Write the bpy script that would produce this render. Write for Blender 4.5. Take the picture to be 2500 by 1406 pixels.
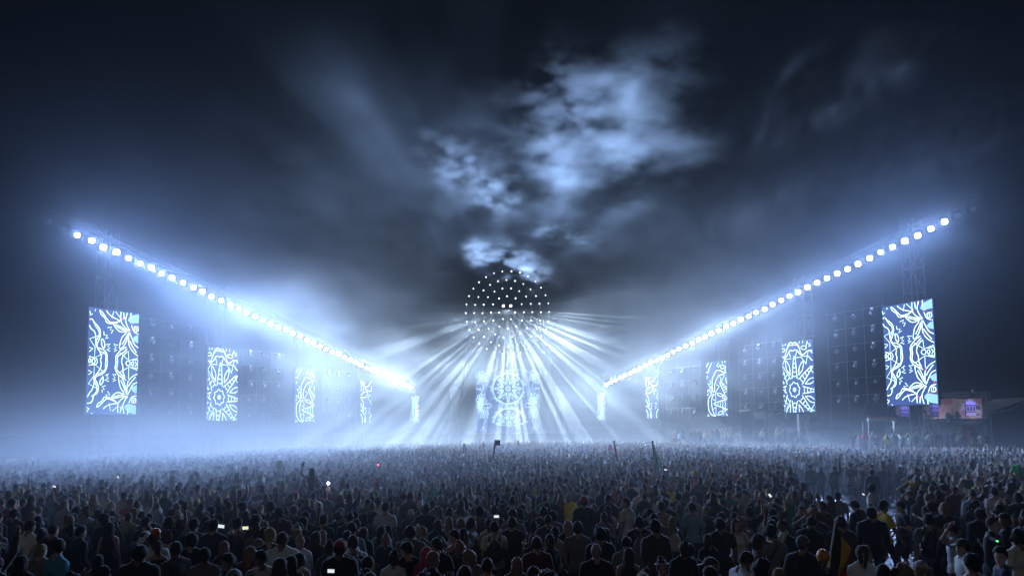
import bpy, bmesh, math, random
import numpy as np
from mathutils import Vector, Matrix, Euler

R = math.radians
scene = bpy.context.scene
col = scene.collection
for o in list(bpy.data.objects):
    bpy.data.objects.remove(o)

# ------------------------------------------------------------------ camera
EYE = 3.6
cam_data = bpy.data.cameras.new('camera')
cam = bpy.data.objects.new('camera', cam_data)
col.objects.link(cam)
cam_data.sensor_width = 36.0
cam_data.lens = 24.5
cam_data.clip_start = 0.2
cam_data.clip_end = 3000
PITCH, ROLL, YAW = R(4.5), R(-0.65), R(0.0)
cam.matrix_world = Matrix.Translation((0, 0, EYE)) @ Matrix.Rotation(YAW, 4, 'Z') @ Matrix.Rotation(math.pi / 2 + PITCH, 4, 'X') @ Matrix.Rotation(ROLL, 4, 'Z')
cam_data.shift_y = 0.0825
scene.camera = cam
CM = cam.matrix_world.copy()
FPX = 24.5 / 36.0 * 2500.0

def ray(px, py):
    """direction of the photograph's pixel (2500 x 1406)"""
    v = Vector(((px - 1250.0) / FPX, (703.0 - py + 0.0825 * 2500.0) / FPX, -1.0))
    return (CM.to_3x3() @ v)

def at(px, py, Y):
    """the point of the plane y = Y seen at a pixel"""
    d = ray(px, py)
    t = Y / d.y
    return Vector((0, 0, EYE)) + d * t

def at_z(px, py, Z):
    d = ray(px, py)
    t = (Z - EYE) / d.z
    return Vector((0, 0, EYE)) + d * t

# ------------------------------------------------------------------ night sky and fill light
world = bpy.data.worlds.new('World')
scene.world = world
world.use_nodes = True
wn = world.node_tree
wn.nodes.clear()
sky = wn.nodes.new('ShaderNodeTexSky')
sky.sky_type = 'NISHITA'
sky.sun_disc = False
SUN_EL, SUN_AZ = R(38.0), R(200.0)      # direction of the fill sun: high behind the camera, over the audience
sky.sun_elevation = SUN_EL
sky.sun_rotation = SUN_AZ
wb = wn.nodes.new('ShaderNodeBackground')
wb.inputs['Strength'].default_value = 0.0005
wo = wn.nodes.new('ShaderNodeOutputWorld')
wn.links.new(sky.outputs[0], wb.inputs['Color'])
wn.links.new(wb.outputs[0], wo.inputs['Surface'])

sun_data = bpy.data.lights.new('moon', 'SUN')  # added fill sun, stands in for unseen light behind the camera
sun_data.energy = 0.055
sun_data.angle = R(3.0)
sun_data.color = (1.0, 0.93, 0.82)
sun = bpy.data.objects.new('moon', sun_data)
col.objects.link(sun)
sdir = Vector((math.sin(SUN_AZ) * math.cos(SUN_EL), math.cos(SUN_AZ) * math.cos(SUN_EL), math.sin(SUN_EL)))
sun.rotation_euler = (-sdir).to_track_quat('-Z', 'Y').to_euler()
sun.location = (0, -20, 60)

# ------------------------------------------------------------------ exposure, renderer
vs = scene.view_settings
vs.view_transform = 'Standard'
vs.look = 'None'
vs.exposure = 0.0
vs.gamma = 1.0
vs.use_curve_mapping = False
cy = scene.cycles
cy.use_denoising = True
try:
    cy.denoiser = 'OPENIMAGEDENOISE'
    cy.denoising_input_passes = 'RGB_ALBEDO_NORMAL'
except Exception:
    pass
cy.use_adaptive_sampling = True
cy.adaptive_threshold = 0.03
cy.max_bounces = 3
cy.diffuse_bounces = 1
cy.glossy_bounces = 1
cy.transmission_bounces = 2
cy.volume_bounces = 0
cy.transparent_max_bounces = 6
cy.volume_step_rate = 4.5
cy.volume_max_steps = 256
cy.sample_clamp_direct = 0.0
cy.sample_clamp_indirect = 3.0
cy.caustics_reflective = False
cy.caustics_refractive = False
cy.use_light_tree = True

# ------------------------------------------------------------------ helpers
rnd = random.Random(11)

class MB:
    """collects simple shapes into one mesh"""
    def __init__(self):
        self.v, self.f, self.m = [], [], []
        self.mi = 0
    def add(self, vs, fs):
        b = len(self.v)
        self.v += [tuple(p) for p in vs]
        self.f += [tuple(i + b for i in q) for q in fs]
        self.m += [self.mi] * len(fs)
        return self
    def box(self, c, s, rz=0.0, mat=None):
        hx, hy, hz = s[0] / 2, s[1] / 2, s[2] / 2
        M = mat if mat is not None else Matrix.Rotation(rz, 3, 'Z')
        vs = [Vector(c) + M @ Vector((x * hx, y * hy, z * hz)) for z in (-1, 1) for y in (-1, 1) for x in (-1, 1)]
        return self.add(vs, [(0, 2, 3, 1), (4, 5, 7, 6), (0, 1, 5, 4), (2, 6, 7, 3), (0, 4, 6, 2), (1, 3, 7, 5)])
    def tube(self, a, b, r, n=5, r2=None):
        a, b = Vector(a), Vector(b)
        r2 = r if r2 is None else r2
        q = (b - a).to_track_quat('Z', 'Y').to_matrix()
        vs = []
        for p, rr in ((a, r), (b, r2)):
            for i in range(n):
                t = 2 * math.pi * i / n
                vs.append(p + q @ Vector((rr * math.cos(t), rr * math.sin(t), 0)))
        fs = [(i, (i + 1) % n, n + (i + 1) % n, n + i) for i in range(n)]
        fs += [tuple(reversed(range(n))), tuple(range(n, 2 * n))]
        return self.add(vs, fs)
    def ball(self, c, r, nu=10, nv=6, mat=None):
        r = (r, r, r) if not hasattr(r, '__len__') else r
        vs, fs = [], []
        for j in range(nv + 1):
            ph = math.pi * j / nv
            for i in range(nu):
                t = 2 * math.pi * i / nu
                p = Vector((r[0] * math.sin(ph) * math.cos(t), r[1] * math.sin(ph) * math.sin(t), r[2] * math.cos(ph)))
                if mat is not None:
                    p = mat @ p
                vs.append(Vector(c) + p)
        for j in range(nv):
            for i in range(nu):
                k = (i + 1) % nu
                fs.append((j * nu + i, (j + 1) * nu + i, (j + 1) * nu + k, j * nu + k))
        return self.add(vs, fs)
    def mesh(self, name, mats, smooth=False):
        me = bpy.data.meshes.new(name)
        me.from_pydata(self.v, [], self.f)
        for m in (mats if isinstance(mats, (list, tuple)) else [mats]):
            me.materials.append(m)
        if len(me.materials) > 1:
            me.polygons.foreach_set('material_index', self.m)
        if smooth:
            me.polygons.foreach_set('use_smooth', [True] * len(me.polygons))
        me.update()
        return me
    def build(self, name, mats, parent=None, smooth=False):
        return link(name, self.mesh(name, mats, smooth), parent)

def link(name, data, parent=None):
    o = bpy.data.objects.new(name, data)
    col.objects.link(o)
    if parent is not None:
        o.parent = parent
    return o

def empty(name, loc=(0, 0, 0), rot=(0, 0, 0)):
    o = bpy.data.objects.new(name, None)
    o.empty_display_size = 0.2
    col.objects.link(o)
    o.location = loc
    o.rotation_euler = rot
    return o

def tag(o, label=None, cat=None, group=None, kind=None):
    for k, v in (('label', label), ('category', cat), ('group', group), ('kind', kind)):
        if v:
            o[k] = v
    return o

ORD = ['first', 'second', 'third', 'fourth', 'fifth', 'sixth', 'seventh', 'eighth', 'ninth', 'tenth', 'eleventh', 'twelfth', 'thirteenth',
       'fourteenth', 'fifteenth', 'sixteenth', 'seventeenth', 'eighteenth', 'nineteenth', 'twentieth']
def ordinal(i):
    """i from 0"""
    n = i + 1
    if n <= 20:
        return ORD[i]
    tens = {2: 'twenty', 3: 'thirty', 4: 'forty', 5: 'fifty'}[n // 10]
    if n % 10 == 0:
        return {20: 'twentieth', 30: 'thirtieth', 40: 'fortieth', 50: 'fiftieth'}[n]
    return tens + '-' + ORD[n % 10 - 1]

# ------------------------------------------------------------------ materials
def new_mat(name):
    m = bpy.data.materials.new(name)
    m.use_nodes = True
    return m, m.node_tree, m.node_tree.nodes['Principled BSDF']

def plain(name, c, rough=0.6, metal=0.0, noise=0.25, scale=6.0, spec=0.5):
    """a painted or metal surface with uneven tone"""
    m, nt, b = new_mat(name)
    tc = nt.nodes.new('ShaderNodeTexCoord')
    n = nt.nodes.new('ShaderNodeTexNoise')
    n.inputs['Scale'].default_value = scale
    n.inputs['Detail'].default_value = 3
    r = nt.nodes.new('ShaderNodeMapRange')
    r.inputs['To Min'].default_value = 1 - noise
    r.inputs['To Max'].default_value = 1 + noise
    mx = nt.nodes.new('ShaderNodeVectorMath')
    mx.operation = 'SCALE'
    mx.inputs[0].default_value = c
    nt.links.new(tc.outputs['Object'], n.inputs['Vector'])
    nt.links.new(n.outputs['Fac'], r.inputs['Value'])
    nt.links.new(r.outputs[0], mx.inputs['Scale'])
    nt.links.new(mx.outputs[0], b.inputs['Base Color'])
    b.inputs['Roughness'].default_value = rough
    b.inputs['Metallic'].default_value = metal
    b.inputs['Specular IOR Level'].default_value = spec
    return m

def glow(name, c, strength, sample=False):
    m = bpy.data.materials.new(name)
    m.use_nodes = True
    nt = m.node_tree
    nt.nodes.clear()
    e = nt.nodes.new('ShaderNodeEmission')
    e.inputs['Color'].default_value = (*c, 1)
    e.inputs['Strength'].default_value = strength
    o = nt.nodes.new('ShaderNodeOutputMaterial')
    nt.links.new(e.outputs[0], o.inputs['Surface'])
    try:
        m.cycles.emission_sampling = 'AUTO' if sample else 'NONE'
    except Exception:
        pass
    return m

def tinted(name, rough=0.8, amount=0.3, scale=9.0, spec=0.3, sheen=0.0):
    """cloth, hair or skin whose colour is set on the object"""
    m, nt, b = new_mat(name)
    oi = nt.nodes.new('ShaderNodeObjectInfo')
    tc = nt.nodes.new('ShaderNodeTexCoord')
    n = nt.nodes.new('ShaderNodeTexNoise')
    n.inputs['Scale'].default_value = scale
    n.inputs['Detail'].default_value = 4
    r = nt.nodes.new('ShaderNodeMapRange')
    r.inputs['To Min'].default_value = 1 - amount
    r.inputs['To Max'].default_value = 1 + amount
    mx = nt.nodes.new('ShaderNodeVectorMath')
    mx.operation = 'SCALE'
    nt.links.new(tc.outputs['Object'], n.inputs['Vector'])
    nt.links.new(n.outputs['Fac'], r.inputs['Value'])
    nt.links.new(oi.outputs['Color'], mx.inputs[0])
    nt.links.new(r.outputs[0], mx.inputs['Scale'])
    nt.links.new(mx.outputs[0], b.inputs['Base Color'])
    b.inputs['Roughness'].default_value = rough
    b.inputs['Specular IOR Level'].default_value = spec
    b.inputs['Sheen Weight'].default_value = sheen
    return m

M = {}
M['black_metal'] = plain('black_metal', (0.03, 0.03, 0.033), 0.45, 0.0)
M['aluminium'] = plain('aluminium', (0.12, 0.122, 0.13), 0.5, 0.6, 0.2)
M['soot_black'] = plain('soot_black', (0.004, 0.004, 0.005), 0.95, 0.0, 0.2, 6.0, 0.0)
M['dark_box'] = plain('dark_box', (0.02, 0.021, 0.025), 0.7)
M['panel_edge'] = plain('panel_edge', (0.05, 0.05, 0.06), 0.5)
M['lens_glass'] = plain('lens_glass', (0.25, 0.27, 0.3), 0.12, 0.6, 0.1)
M['lamp_white'] = glow('lamp_white', (0.93, 0.96, 1.0), 22.0)
M['dot_white'] = glow('dot_white', (0.93, 0.95, 1.0), 10.0)
M['led_line'] = glow('led_line', (0.62, 0.92, 1.0), 2.6)
M['led_fill'] = glow('led_fill', (0.38, 0.80, 1.0), 1.1)
M['led_line_soft'] = glow('led_line_soft', (0.55, 0.87, 1.0), 1.5)
M['bloom_halo'] = glow('bloom_halo', (0.03, 0.12, 0.7), 0.5)  # painted bloom: blue emission imitating the glow round the lines
M['led_red'] = glow('led_red', (1.0, 0.12, 0.25), 1.2)
M['led_back'] = glow('led_back', (0.06, 0.115, 0.37), 1.0)
M['white_panel'] = plain('white_panel', (0.62, 0.63, 0.64), 0.6, 0, 0.12)
M['grey_panel'] = plain('grey_panel', (0.22, 0.23, 0.25), 0.7)
M['red_trim'] = plain('red_trim', (0.35, 0.04, 0.04), 0.6)
M['canvas'] = plain('canvas', (0.12, 0.115, 0.11), 0.8, 0, 0.2, 0.7)

# ------------------------------------------------------------------ ground
m, nt, b = new_mat('trampled_ground')
tc = nt.nodes.new('ShaderNodeTexCoord')
n1 = nt.nodes.new('ShaderNodeTexNoise'); n1.inputs['Scale'].default_value = 0.35; n1.inputs['Detail'].default_value = 6
n2 = nt.nodes.new('ShaderNodeTexNoise'); n2.inputs['Scale'].default_value = 9.0; n2.inputs['Detail'].default_value = 5
cr = nt.nodes.new('ShaderNodeValToRGB')
cr.color_ramp.elements[0].color = (0.022, 0.02, 0.017, 1); cr.color_ramp.elements[1].color = (0.075, 0.07, 0.06, 1)
rr = nt.nodes.new('ShaderNodeMapRange'); rr.inputs['To Min'].default_value = 0.25; rr.inputs['To Max'].default_value = 0.8
bp = nt.nodes.new('ShaderNodeBump'); bp.inputs['Strength'].default_value = 0.9; bp.inputs['Distance'].default_value = 0.06
for n in (n1, n2):
    nt.links.new(tc.outputs['Object'], n.inputs['Vector'])
nt.links.new(n2.outputs['Fac'], cr.inputs['Fac']); nt.links.new(cr.outputs['Color'], b.inputs['Base Color'])
nt.links.new(n1.outputs['Fac'], rr.inputs['Value']); nt.links.new(rr.outputs[0], b.inputs['Roughness'])
nt.links.new(n2.outputs['Fac'], bp.inputs['Height']); nt.links.new(bp.outputs[0], b.inputs['Normal'])
bm = bmesh.new()
bmesh.ops.create_grid(bm, x_segments=8, y_segments=8, size=900)
me = bpy.data.meshes.new('ground'); bm.to_mesh(me); bm.free()
me.materials.append(m)
ground = link('ground', me)
tag(ground, 'dark trampled festival field', None, None, 'structure')

# ------------------------------------------------------------------ smoke and haze
def volume_material(name, density, colour, g):
    m = bpy.data.materials.new(name)
    m.use_nodes = True
    nt = m.node_tree
    nt.nodes.clear()
    pv = nt.nodes.new('ShaderNodeVolumePrincipled')
    ou = nt.nodes.new('ShaderNodeOutputMaterial')
    pv.inputs['Color'].default_value = (*colour, 1)
    pv.inputs['Density'].default_value = density
    pv.inputs['Anisotropy'].default_value = g
    nt.links.new(pv.outputs[0], ou.inputs['Volume'])
    return m

def field_noise(shape, beta, lo, seed, stretch=(1, 1, 1)):
    """cloud-like random field, zero mean and unit spread"""
    w = np.random.default_rng(seed).standard_normal(shape)
    F = np.fft.rfftn(w)
    k = [np.fft.fftfreq(shape[0]) * stretch[0], np.fft.fftfreq(shape[1]) * stretch[1], np.fft.rfftfreq(shape[2]) * stretch[2]]
    K = np.sqrt(k[0][:, None, None] ** 2 + k[1][None, :, None] ** 2 + k[2][None, None, :] ** 2)
    n = np.fft.irfftn(F / np.maximum(K, lo) ** beta, s=shape)
    n -= n.mean()
    return n / n.std()

def smooth(a, b, x):
    t = np.clip((x - a) / (b - a), 0, 1)
    return t * t * (3 - 2 * t)

SLO = np.array([-94.0, 10.0, 0.15])
SHI = np.array([94.0, 126.0, 84.0])
SRES = (188, 116, 110)
gx, gy, gz = (np.linspace(SLO[i], SHI[i], SRES[i]) for i in range(3))
GX, GY, GZ = np.meshgrid(gx, gy, gz, indexing='ij')
nA = field_noise(SRES, 2.0, 0.022, 5)                       # billows
nB = field_noise(SRES, 1.75, 0.045, 9, (1.0, 1.0, 0.7))     # wisps
nC = field_noise(SRES, 2.2, 0.012, 21)                      # large scale drift

def puff(px, py, Y, rx, rz, ry, tilt=0.0):
    """gaussian lobe centred where the photograph shows it, radii in its pixels (rx, rz) and metres (ry)"""
    c = at(px, py, Y)
    k = Y / FPX
    dx, dy, dz = GX - c.x, (GY - c.y) / ry, GZ - c.z
    ca, sa = math.cos(tilt), math.sin(tilt)
    a = (dx * ca + dz * sa) / (rx * k)
    b = (-dx * sa + dz * ca) / (rz * k)
    return np.exp(-(a * a + b * b + dy * dy))

west = 1 - smooth(-22, 12, GX - (GY - 40) * 0.12)           # the smoke has drifted to the house-left side
wing_x = np.where(GY > 55, -33.5 + (GY - 55) * 0.45, -33.5)
open_side = 1 - 0.93 * smooth(-5, 9, wing_x - GX)           # clear air behind the left wing
bill = np.clip(0.42 + 0.82 * nA + 0.44 * nB, 0.02, None)
soft = np.clip(0.85 + 0.35 * nA + 0.10 * nB, 0.15, None)
DENS = np.zeros(SRES)
# low blanket over the crowd: thick on the drift side, thin on the other
DENS += (0.015 + 0.080 * west * (1 - 0.35 * smooth(22, 45, -GX))) * np.exp(-(GZ / (2.3 + 0.5 * west)) ** 1.4) * soft * smooth(10, 36 - 6 * west, GY)
# the bank in front of the stage
DENS += 0.013 * np.exp(-GZ / 6.5) * soft * smooth(55, 84, GY) * (1 - smooth(20, 36, np.abs(GX)))
PUFFS = [
    # px, py, Y, rx, rz, ry, amount
    (860, 890, 66, 290, 105, 8, 0.038), (620, 820, 58, 230, 90, 7, 0.014), (760, 760, 70, 260, 80, 8, 0.008), (1000, 930, 76, 200, 80, 8, 0.032), (1060, 890, 84, 110, 80, 6, 0.018),
    (430, 690, 68, 150, 70, 7, 0.006), (660, 500, 84, 130, 130, 8, 0.038), (380, 450, 86, 230, 120, 9, 0.022), (200, 330, 86, 200, 110, 9, 0.011), (830, 330, 86, 160, 110, 9, 0.005), (180, 720, 70, 170, 120, 10, 0.004),
    (1430, 930, 78, 190, 80, 7, 0.026), (1640, 860, 68, 240, 90, 8, 0.013), (1960, 700, 74, 260, 80, 9, 0.017),
    (1790, 560, 84, 170, 80, 12, 0.013), (1500, 600, 88, 150, 80, 10, 0.012), (2250, 560, 80, 200, 90, 10, 0.007), (180, 960, 60, 260, 45, 10, 0.001), (820, 700, 92, 150, 70, 6, 0.016), (960, 780, 92, 110, 50, 7, 0.014),
    (1030, 820, 93, 90, 60, 5, 0.020), (1450, 840, 93, 100, 50, 5, 0.018), (1170, 980, 88, 120, 80, 6, 0.018), (1330, 980, 88, 120, 80, 6, 0.015),
]
for a in PUFFS:
    DENS += a[6] * puff(*a[:6]) * (np.clip(0.25 + 0.8 * nA + 0.45 * nB, 0, None) if a[1] < 720 else 0.85 * bill + 0.15 * soft)
DENS *= open_side
# thin veil filling the night air above
DENS += 0.0003 * np.clip(0.30 + 0.8 * nC + 0.35 * nA, 0, None) * smooth(6, 20, GZ) * (1 - 0.92 * smooth(30, 62, GZ)) * smooth(30, 60, GY)
DENS += 0.0085 * (puff(1240, 640, 86, 430, 170, 14) + 0.55 * puff(720, 610, 84, 330, 190, 14) + 0.5 * puff(1780, 670, 84, 380, 150, 14) + 1.5 * puff(1240, 840, 90, 330, 150, 8)) * np.clip(0.5 + 0.75 * nA + 0.35 * nB, 0.03, None)
# clear air round the disc
dc = at(1238, 765, 97.0)
DENS *= 1 - 0.97 * np.exp(-((((GX - dc.x) / 7.5) ** 2 + ((GZ - dc.z) / 7.0) ** 2) ** 1.5)) * smooth(60, 82, GY)
edge = smooth(0, 6, GX - SLO[0]) * smooth(0, 6, SHI[0] - GX) * smooth(0, 6, SHI[2] - GZ) * smooth(0, 6, SHI[1] - GY)
DENS *= edge
DENS[DENS < 2e-5] = 0

def smoke_object(name, D, LO, HI, mat):
    nx, ny, nz = D.shape
    me = bpy.data.meshes.new(name)
    me.vertices.add(D.size)
    a = me.attributes.new('dens', 'FLOAT', 'POINT')
    a.data.foreach_set('value', np.ascontiguousarray(D.transpose(2, 1, 0)).astype(np.float32).ravel())
    me.materials.append(mat)
    o = link(name, me)
    g = bpy.data.node_groups.new(name, 'GeometryNodeTree')
    g.interface.new_socket('Geometry', in_out='INPUT', socket_type='NodeSocketGeometry')
    g.interface.new_socket('Geometry', in_out='OUTPUT', socket_type='NodeSocketGeometry')
    N, L = g.nodes, g.links
    gi, go = N.new('NodeGroupInput'), N.new('NodeGroupOutput')
    vc = N.new('GeometryNodeVolumeCube')
    vc.inputs['Min'].default_value = LO
    vc.inputs['Max'].default_value = HI
    for s, v in zip(('Resolution X', 'Resolution Y', 'Resolution Z'), D.shape):
        vc.inputs[s].default_value = v
    pos = N.new('GeometryNodeInputPosition')
    def vm(op, second, src):
        n = N.new('ShaderNodeVectorMath')
        n.operation = op
        if second is not None:
            n.inputs[1].default_value = second
        L.new(src, n.inputs[0])
        return n
    s1 = vm('SUBTRACT', LO, pos.outputs[0])
    s2 = vm('MULTIPLY', [(D.shape[i] - 1) / (HI[i] - LO[i]) for i in range(3)], s1.outputs[0])
    s3 = vm('ADD', (0.5, 0.5, 0.5), s2.outputs[0])
    s4 = vm('FLOOR', None, s3.outputs[0])
    s5 = vm('DOT_PRODUCT', (1, nx, nx * ny), s4.outputs[0])
    na = N.new('GeometryNodeInputNamedAttribute')
    na.data_type = 'FLOAT'
    na.inputs[0].default_value = 'dens'
    si = N.new('GeometryNodeSampleIndex')
    si.data_type = 'FLOAT'
    si.clamp = True
    L.new(gi.outputs[0], si.inputs['Geometry'])
    L.new(na.outputs[0], si.inputs['Value'])
    L.new(s5.outputs['Value'], si.inputs['Index'])
    L.new(si.outputs[0], vc.inputs['Density'])
    sm = N.new('GeometryNodeSetMaterial')
    sm.inputs['Material'].default_value = mat
    L.new(vc.outputs[0], sm.inputs['Geometry'])
    L.new(sm.outputs[0], go.inputs[0])
    o.modifiers.new('smoke', 'NODES').node_group = g
    return o

smoke = smoke_object('smoke', DENS, SLO, SHI, volume_material('smoke', 1.0, (0.9, 0.94, 1.0), 0.4))
tag(smoke, 'drifting white stage smoke lit by the lamps', None, None, 'stuff')

# ragged clouds of smoke high over the stage, caught by the beams: a finer grid of their own
def lobe(G, px, py, Y, rx, rz, ry, tilt=0.0):
    c = at(px, py, Y)
    k = Y / FPX
    dx, dy, dz = G[0] - c.x, (G[1] - c.y) / ry, G[2] - c.z
    ca, sa = math.cos(tilt), math.sin(tilt)
    a = (dx * ca + dz * sa) / (rx * k)
    b = (-dx * sa + dz * ca) / (rz * k)
    return np.exp(-(a * a + b * b + dy * dy))
def cloud_bank(name, x0, x1, y0, y1, yt, yb, res, lobes, seed, mat, stretch):
    A, B = at(x0, yb, y0), at(x1, yt, y1)
    lo = np.array([min(A.x, at(x0, yb, y1).x), y0, min(at(x0, yb, y0).z, at(x1, yb, y0).z)])
    hi = np.array([max(B.x, at(x1, yt, y0).x), y1, max(at(x0, yt, y1).z, at(x1, yt, y1).z)])
    n = tuple(int(v) for v in np.ceil((hi - lo) / res))
    G = np.meshgrid(*[np.linspace(lo[i], hi[i], n[i]) for i in range(3)], indexing='ij')
    w1 = field_noise(n, 1.95, 0.03, seed, stretch)
    w2 = field_noise(n, 1.7, 0.05, seed + 1, stretch)
    wisp = np.clip(0.14 + 0.78 * w1 + 0.16 * w2, 0, None)
    D = np.zeros(n)
    for a in lobes:
        D += a[6] * lobe(G, *a[:6], a[7]) * wisp
    for ax in range(3):
        e = smooth(0, 0.12, np.linspace(0, 1, n[ax])) * smooth(0, 0.12, np.linspace(1, 0, n[ax]))
        D *= e.reshape([-1 if i == ax else 1 for i in range(3)])
    D[D < 1e-3] = 0
    return smoke_object(name, D, lo, hi, mat)
cloud_mat = volume_material('cloud', 1.0, (0.93, 0.96, 1.0), 0.3)
c1 = cloud_bank('smoke_cloud', 980, 1800, 83, 93, 90, 560, 0.42, [
    (1385, 240, 88, 62, 85, 3, 0.40, 0.5), (1575, 285, 88, 55, 140, 3, 0.40, -0.5), (1340, 370, 88, 60, 110, 3, 0.15, 0.4), (1470, 190, 88, 140, 50, 3, 0.04, 0.3),
    (1150, 420, 88, 100, 42, 3, 0.30, -0.5), (1220, 470, 88, 45, 60, 3, 0.20, 0), (1660, 390, 88, 85, 80, 3, 0.06, 0.5), (1540, 490, 88, 50, 60, 3, 0.06, 0.6), (1450, 320, 88, 300, 130, 3, 0.022, 0.3)], 31, cloud_mat, (1.35, 1, 0.55))
tag(c1, 'ragged white smoke cloud high above the lamp disc', None, None, 'stuff')
c2 = cloud_bank('smoke_wisp', 1110, 1500, 92, 97, 545, 715, 0.25, [
    (1180, 625, 94.5, 48, 22, 1.5, 0.7, -0.5), (1245, 640, 94.5, 52, 32, 1.5, 0.75, -0.3), (1310, 675, 94.5, 40, 26, 1.5, 0.7, -0.5), (1390, 578, 94.5, 70, 20, 1.5, 0.45, -0.2)], 47, cloud_mat, (1.3, 1, 0.55))
tag(c2, 'small ribbed puff of smoke just above the lamp disc', None, None, 'stuff')
c3 = cloud_bank('smoke_streak', 1650, 2540, 78, 90, 80, 620, 0.75, [
    (2070, 200, 84, 190, 55, 4, 0.32, 0.45), (2130, 390, 84, 260, 36, 4, 0.42, 0.42), (2350, 320, 84, 200, 50, 4, 0.28, 0.5), (1800, 545, 84, 170, 35, 4, 0.06, 0.35)], 53, cloud_mat, (0.5, 1, 1))
tag(c3, 'faint diagonal streaks of smoke in the upper right sky', None, None, 'stuff')
hz = MB()
hz.box((0, 60, 44), (330, 280, 91))
haze = hz.build('haze', volume_material('haze', 0.0004, (0.9, 0.94, 1.0), 0.88))
tag(haze, 'thin bluish haze in the night air', None, None, 'stuff')

# ------------------------------------------------------------------ the two wings: lamp rows, screens, towers
class Wing:
    def __init__(self, side, p0, p1):
        self.side = side                     # -1 house left, +1 house right
        self.word = 'left' if side < 0 else 'right'
        self.a = at(*p0, 55.0)
        self.b = at(*p1, 97.5)
        d = self.b - self.a
        self.dir = Vector((d.x, d.y, 0)).normalized()
        n = Vector((-self.dir.y, self.dir.x, 0))
        self.n = n if n.y < 0 else -n         # faces the audience
    def at(self, px, py, off=0.0):
        """point of the wing's upright plane (moved off metres towards the audience) seen at a pixel"""
        d = ray(px, py)
        o = Vector((0, 0, EYE))
        p0 = self.a + self.n * off
        t = (p0 - o).dot(self.n) / d.dot(self.n)
        return o + d * t

WL = Wing(-1, (190, 573), (1003, 946))
WR = Wing(1, (2305, 543), (1480, 938))
NLAMP = 44

def smooth_poly(pts, n=4):
    if len(pts) < 3:
        return [Vector(p) for p in pts]
    P = [Vector(p) for p in pts]
    P = [P[0] * 2 - P[1]] + P + [P[-1] * 2 - P[-2]]
    out = []
    for i in range(1, len(P) - 2):
        for k in range(n):
            t = k / n
            a, b, c, d = P[i - 1], P[i], P[i + 1], P[i + 2]
            out.append(0.5 * ((2 * b) + (c - a) * t + (2 * a - 5 * b + 4 * c - d) * t * t + (3 * b - a - 3 * c + d) * t ** 3))
    out.append(P[-2])
    return out

class Art:
    """line drawing shown on a screen, in the pixels of an enlarged crop, with the crop's corners of the screen"""
    def __init__(self, tl, tr, br, bl):
        self.q = (tl, tr, br, bl)
        self.lines, self.fills, self.reds = [], [], []
    def l(self, pts, w=13, s=True):
        self.lines.append((smooth_poly(pts) if s else [Vector(p) for p in pts], w))
    def ls(self, txt, w=13, s=True):
        for part in txt.split('|'):
            nums = [float(x) for x in part.replace(',', ' ').split()]
            self.l(list(zip(nums[0::2], nums[1::2])), w, s)
    def oval(self, cx, cy, rx, ry, w=12, n=14):
        self.l([(cx + rx * math.cos(2 * math.pi * i / n), cy + ry * math.sin(2 * math.pi * i / n)) for i in range(n + 1)], w, False)
    def fill(self, txt):
        nums = [float(x) for x in txt.replace(',', ' ').split()]
        self.fills.append([Vector(p) for p in zip(nums[0::2], nums[1::2])])
    def uv(self, p):
        tl, tr, br, bl = self.q
        u, v = 0.5, 0.5
        for _ in range(6):
            xl, xr = tl[0] + (bl[0] - tl[0]) * v, tr[0] + (br[0] - tr[0]) * v
            u = (p[0] - xl) / (xr - xl)
            yt, yb = tl[1] + (tr[1] - tl[1]) * u, bl[1] + (br[1] - bl[1]) * u
            v = (p[1] - yt) / (yb - yt)
        return u, v
    def mirror_add(self, txt, f, w=13, s=True):
        self.ls(txt, w, s)
        for part in txt.split('|'):
            nums = [float(x) for x in part.replace(',', ' ').split()]
            self.l([f(a, b) for a, b in zip(nums[0::2], nums[1::2])], w, s)

def tower(a, cx, cy, ang, r0, r1, w0, w1, rungs, asp, w):
    c, s = math.cos(ang), math.sin(ang)
    def P(r, t):
        return (cx + (r * c - t * s) * asp, cy + (r * s + t * c))
    a.l([P(r0, -w0), P(r1, -w1), P(r1 * 1.04, 0), P(r1, w1), P(r0, w0)], w, False)
    for k in range(rungs):
        f = (k + 0.5) / rungs
        r = r0 + (r1 - r0) * f
        t = w0 + (w1 - w0) * f
        a.l([P(r, -t), P(r + 10, -t * 0.4), P(r - 6, 0), P(r + 10, t * 0.4), P(r, t)], w * 0.8, False)

def leaf(a, cx, cy, ang, r0, r1, wd, asp, w):
    c, s = math.cos(ang), math.sin(ang)
    def P(r, t):
        return (cx + (r * c - t * s) * asp, cy + (r * s + t * c))
    m = (r0 + r1) * 0.5
    a.l([P(r0, 0), P(m, -wd), P(r1, 0), P(m, wd), P(r0, 0)], w)

# --- first (outermost) screen: flowers and ribbons
A1 = Art((115, 175), (690, 95), (750, 1295), (165, 1310))
A1.ls('125 310 150 300 180 330 215 355 245 390 255 440 245 500 225 560 235 590 300 600 345 640 350 690 358 740 355 790 330 850 290 880 250 900 235 930 260 970 280 1020 270 1080 235 1110 225 1160 205 1190 170 1195')
A1.ls('165 318 200 370 235 410 240 460 215 520 218 570 262 622 325 640 338 700 338 760 338 815 290 860 240 890 222 940 250 990 265 1040 245 1090 210 1120', 10)
A1.ls('125 370 150 405 180 420 200 450 205 490 215 540 240 600 270 640 287 680 279 720 292 760 283 810 265 850 240 890 230 940 225 1000 210 1050 185 1090 165 1130')
A1.ls('235 460 140 515 208 590 210 705 310 640|320 840 215 775 220 900 165 990 265 1030', 8, False)
A1.ls('145 605 185 610 150 650|155 850 195 862 160 895|150 700 235 712 247 745 238 772 155 795|120 220 130 265 150 240|168 1240 195 1250 172 1285|180 185 176 205|225 1295 235 1308', 11, False)
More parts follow.
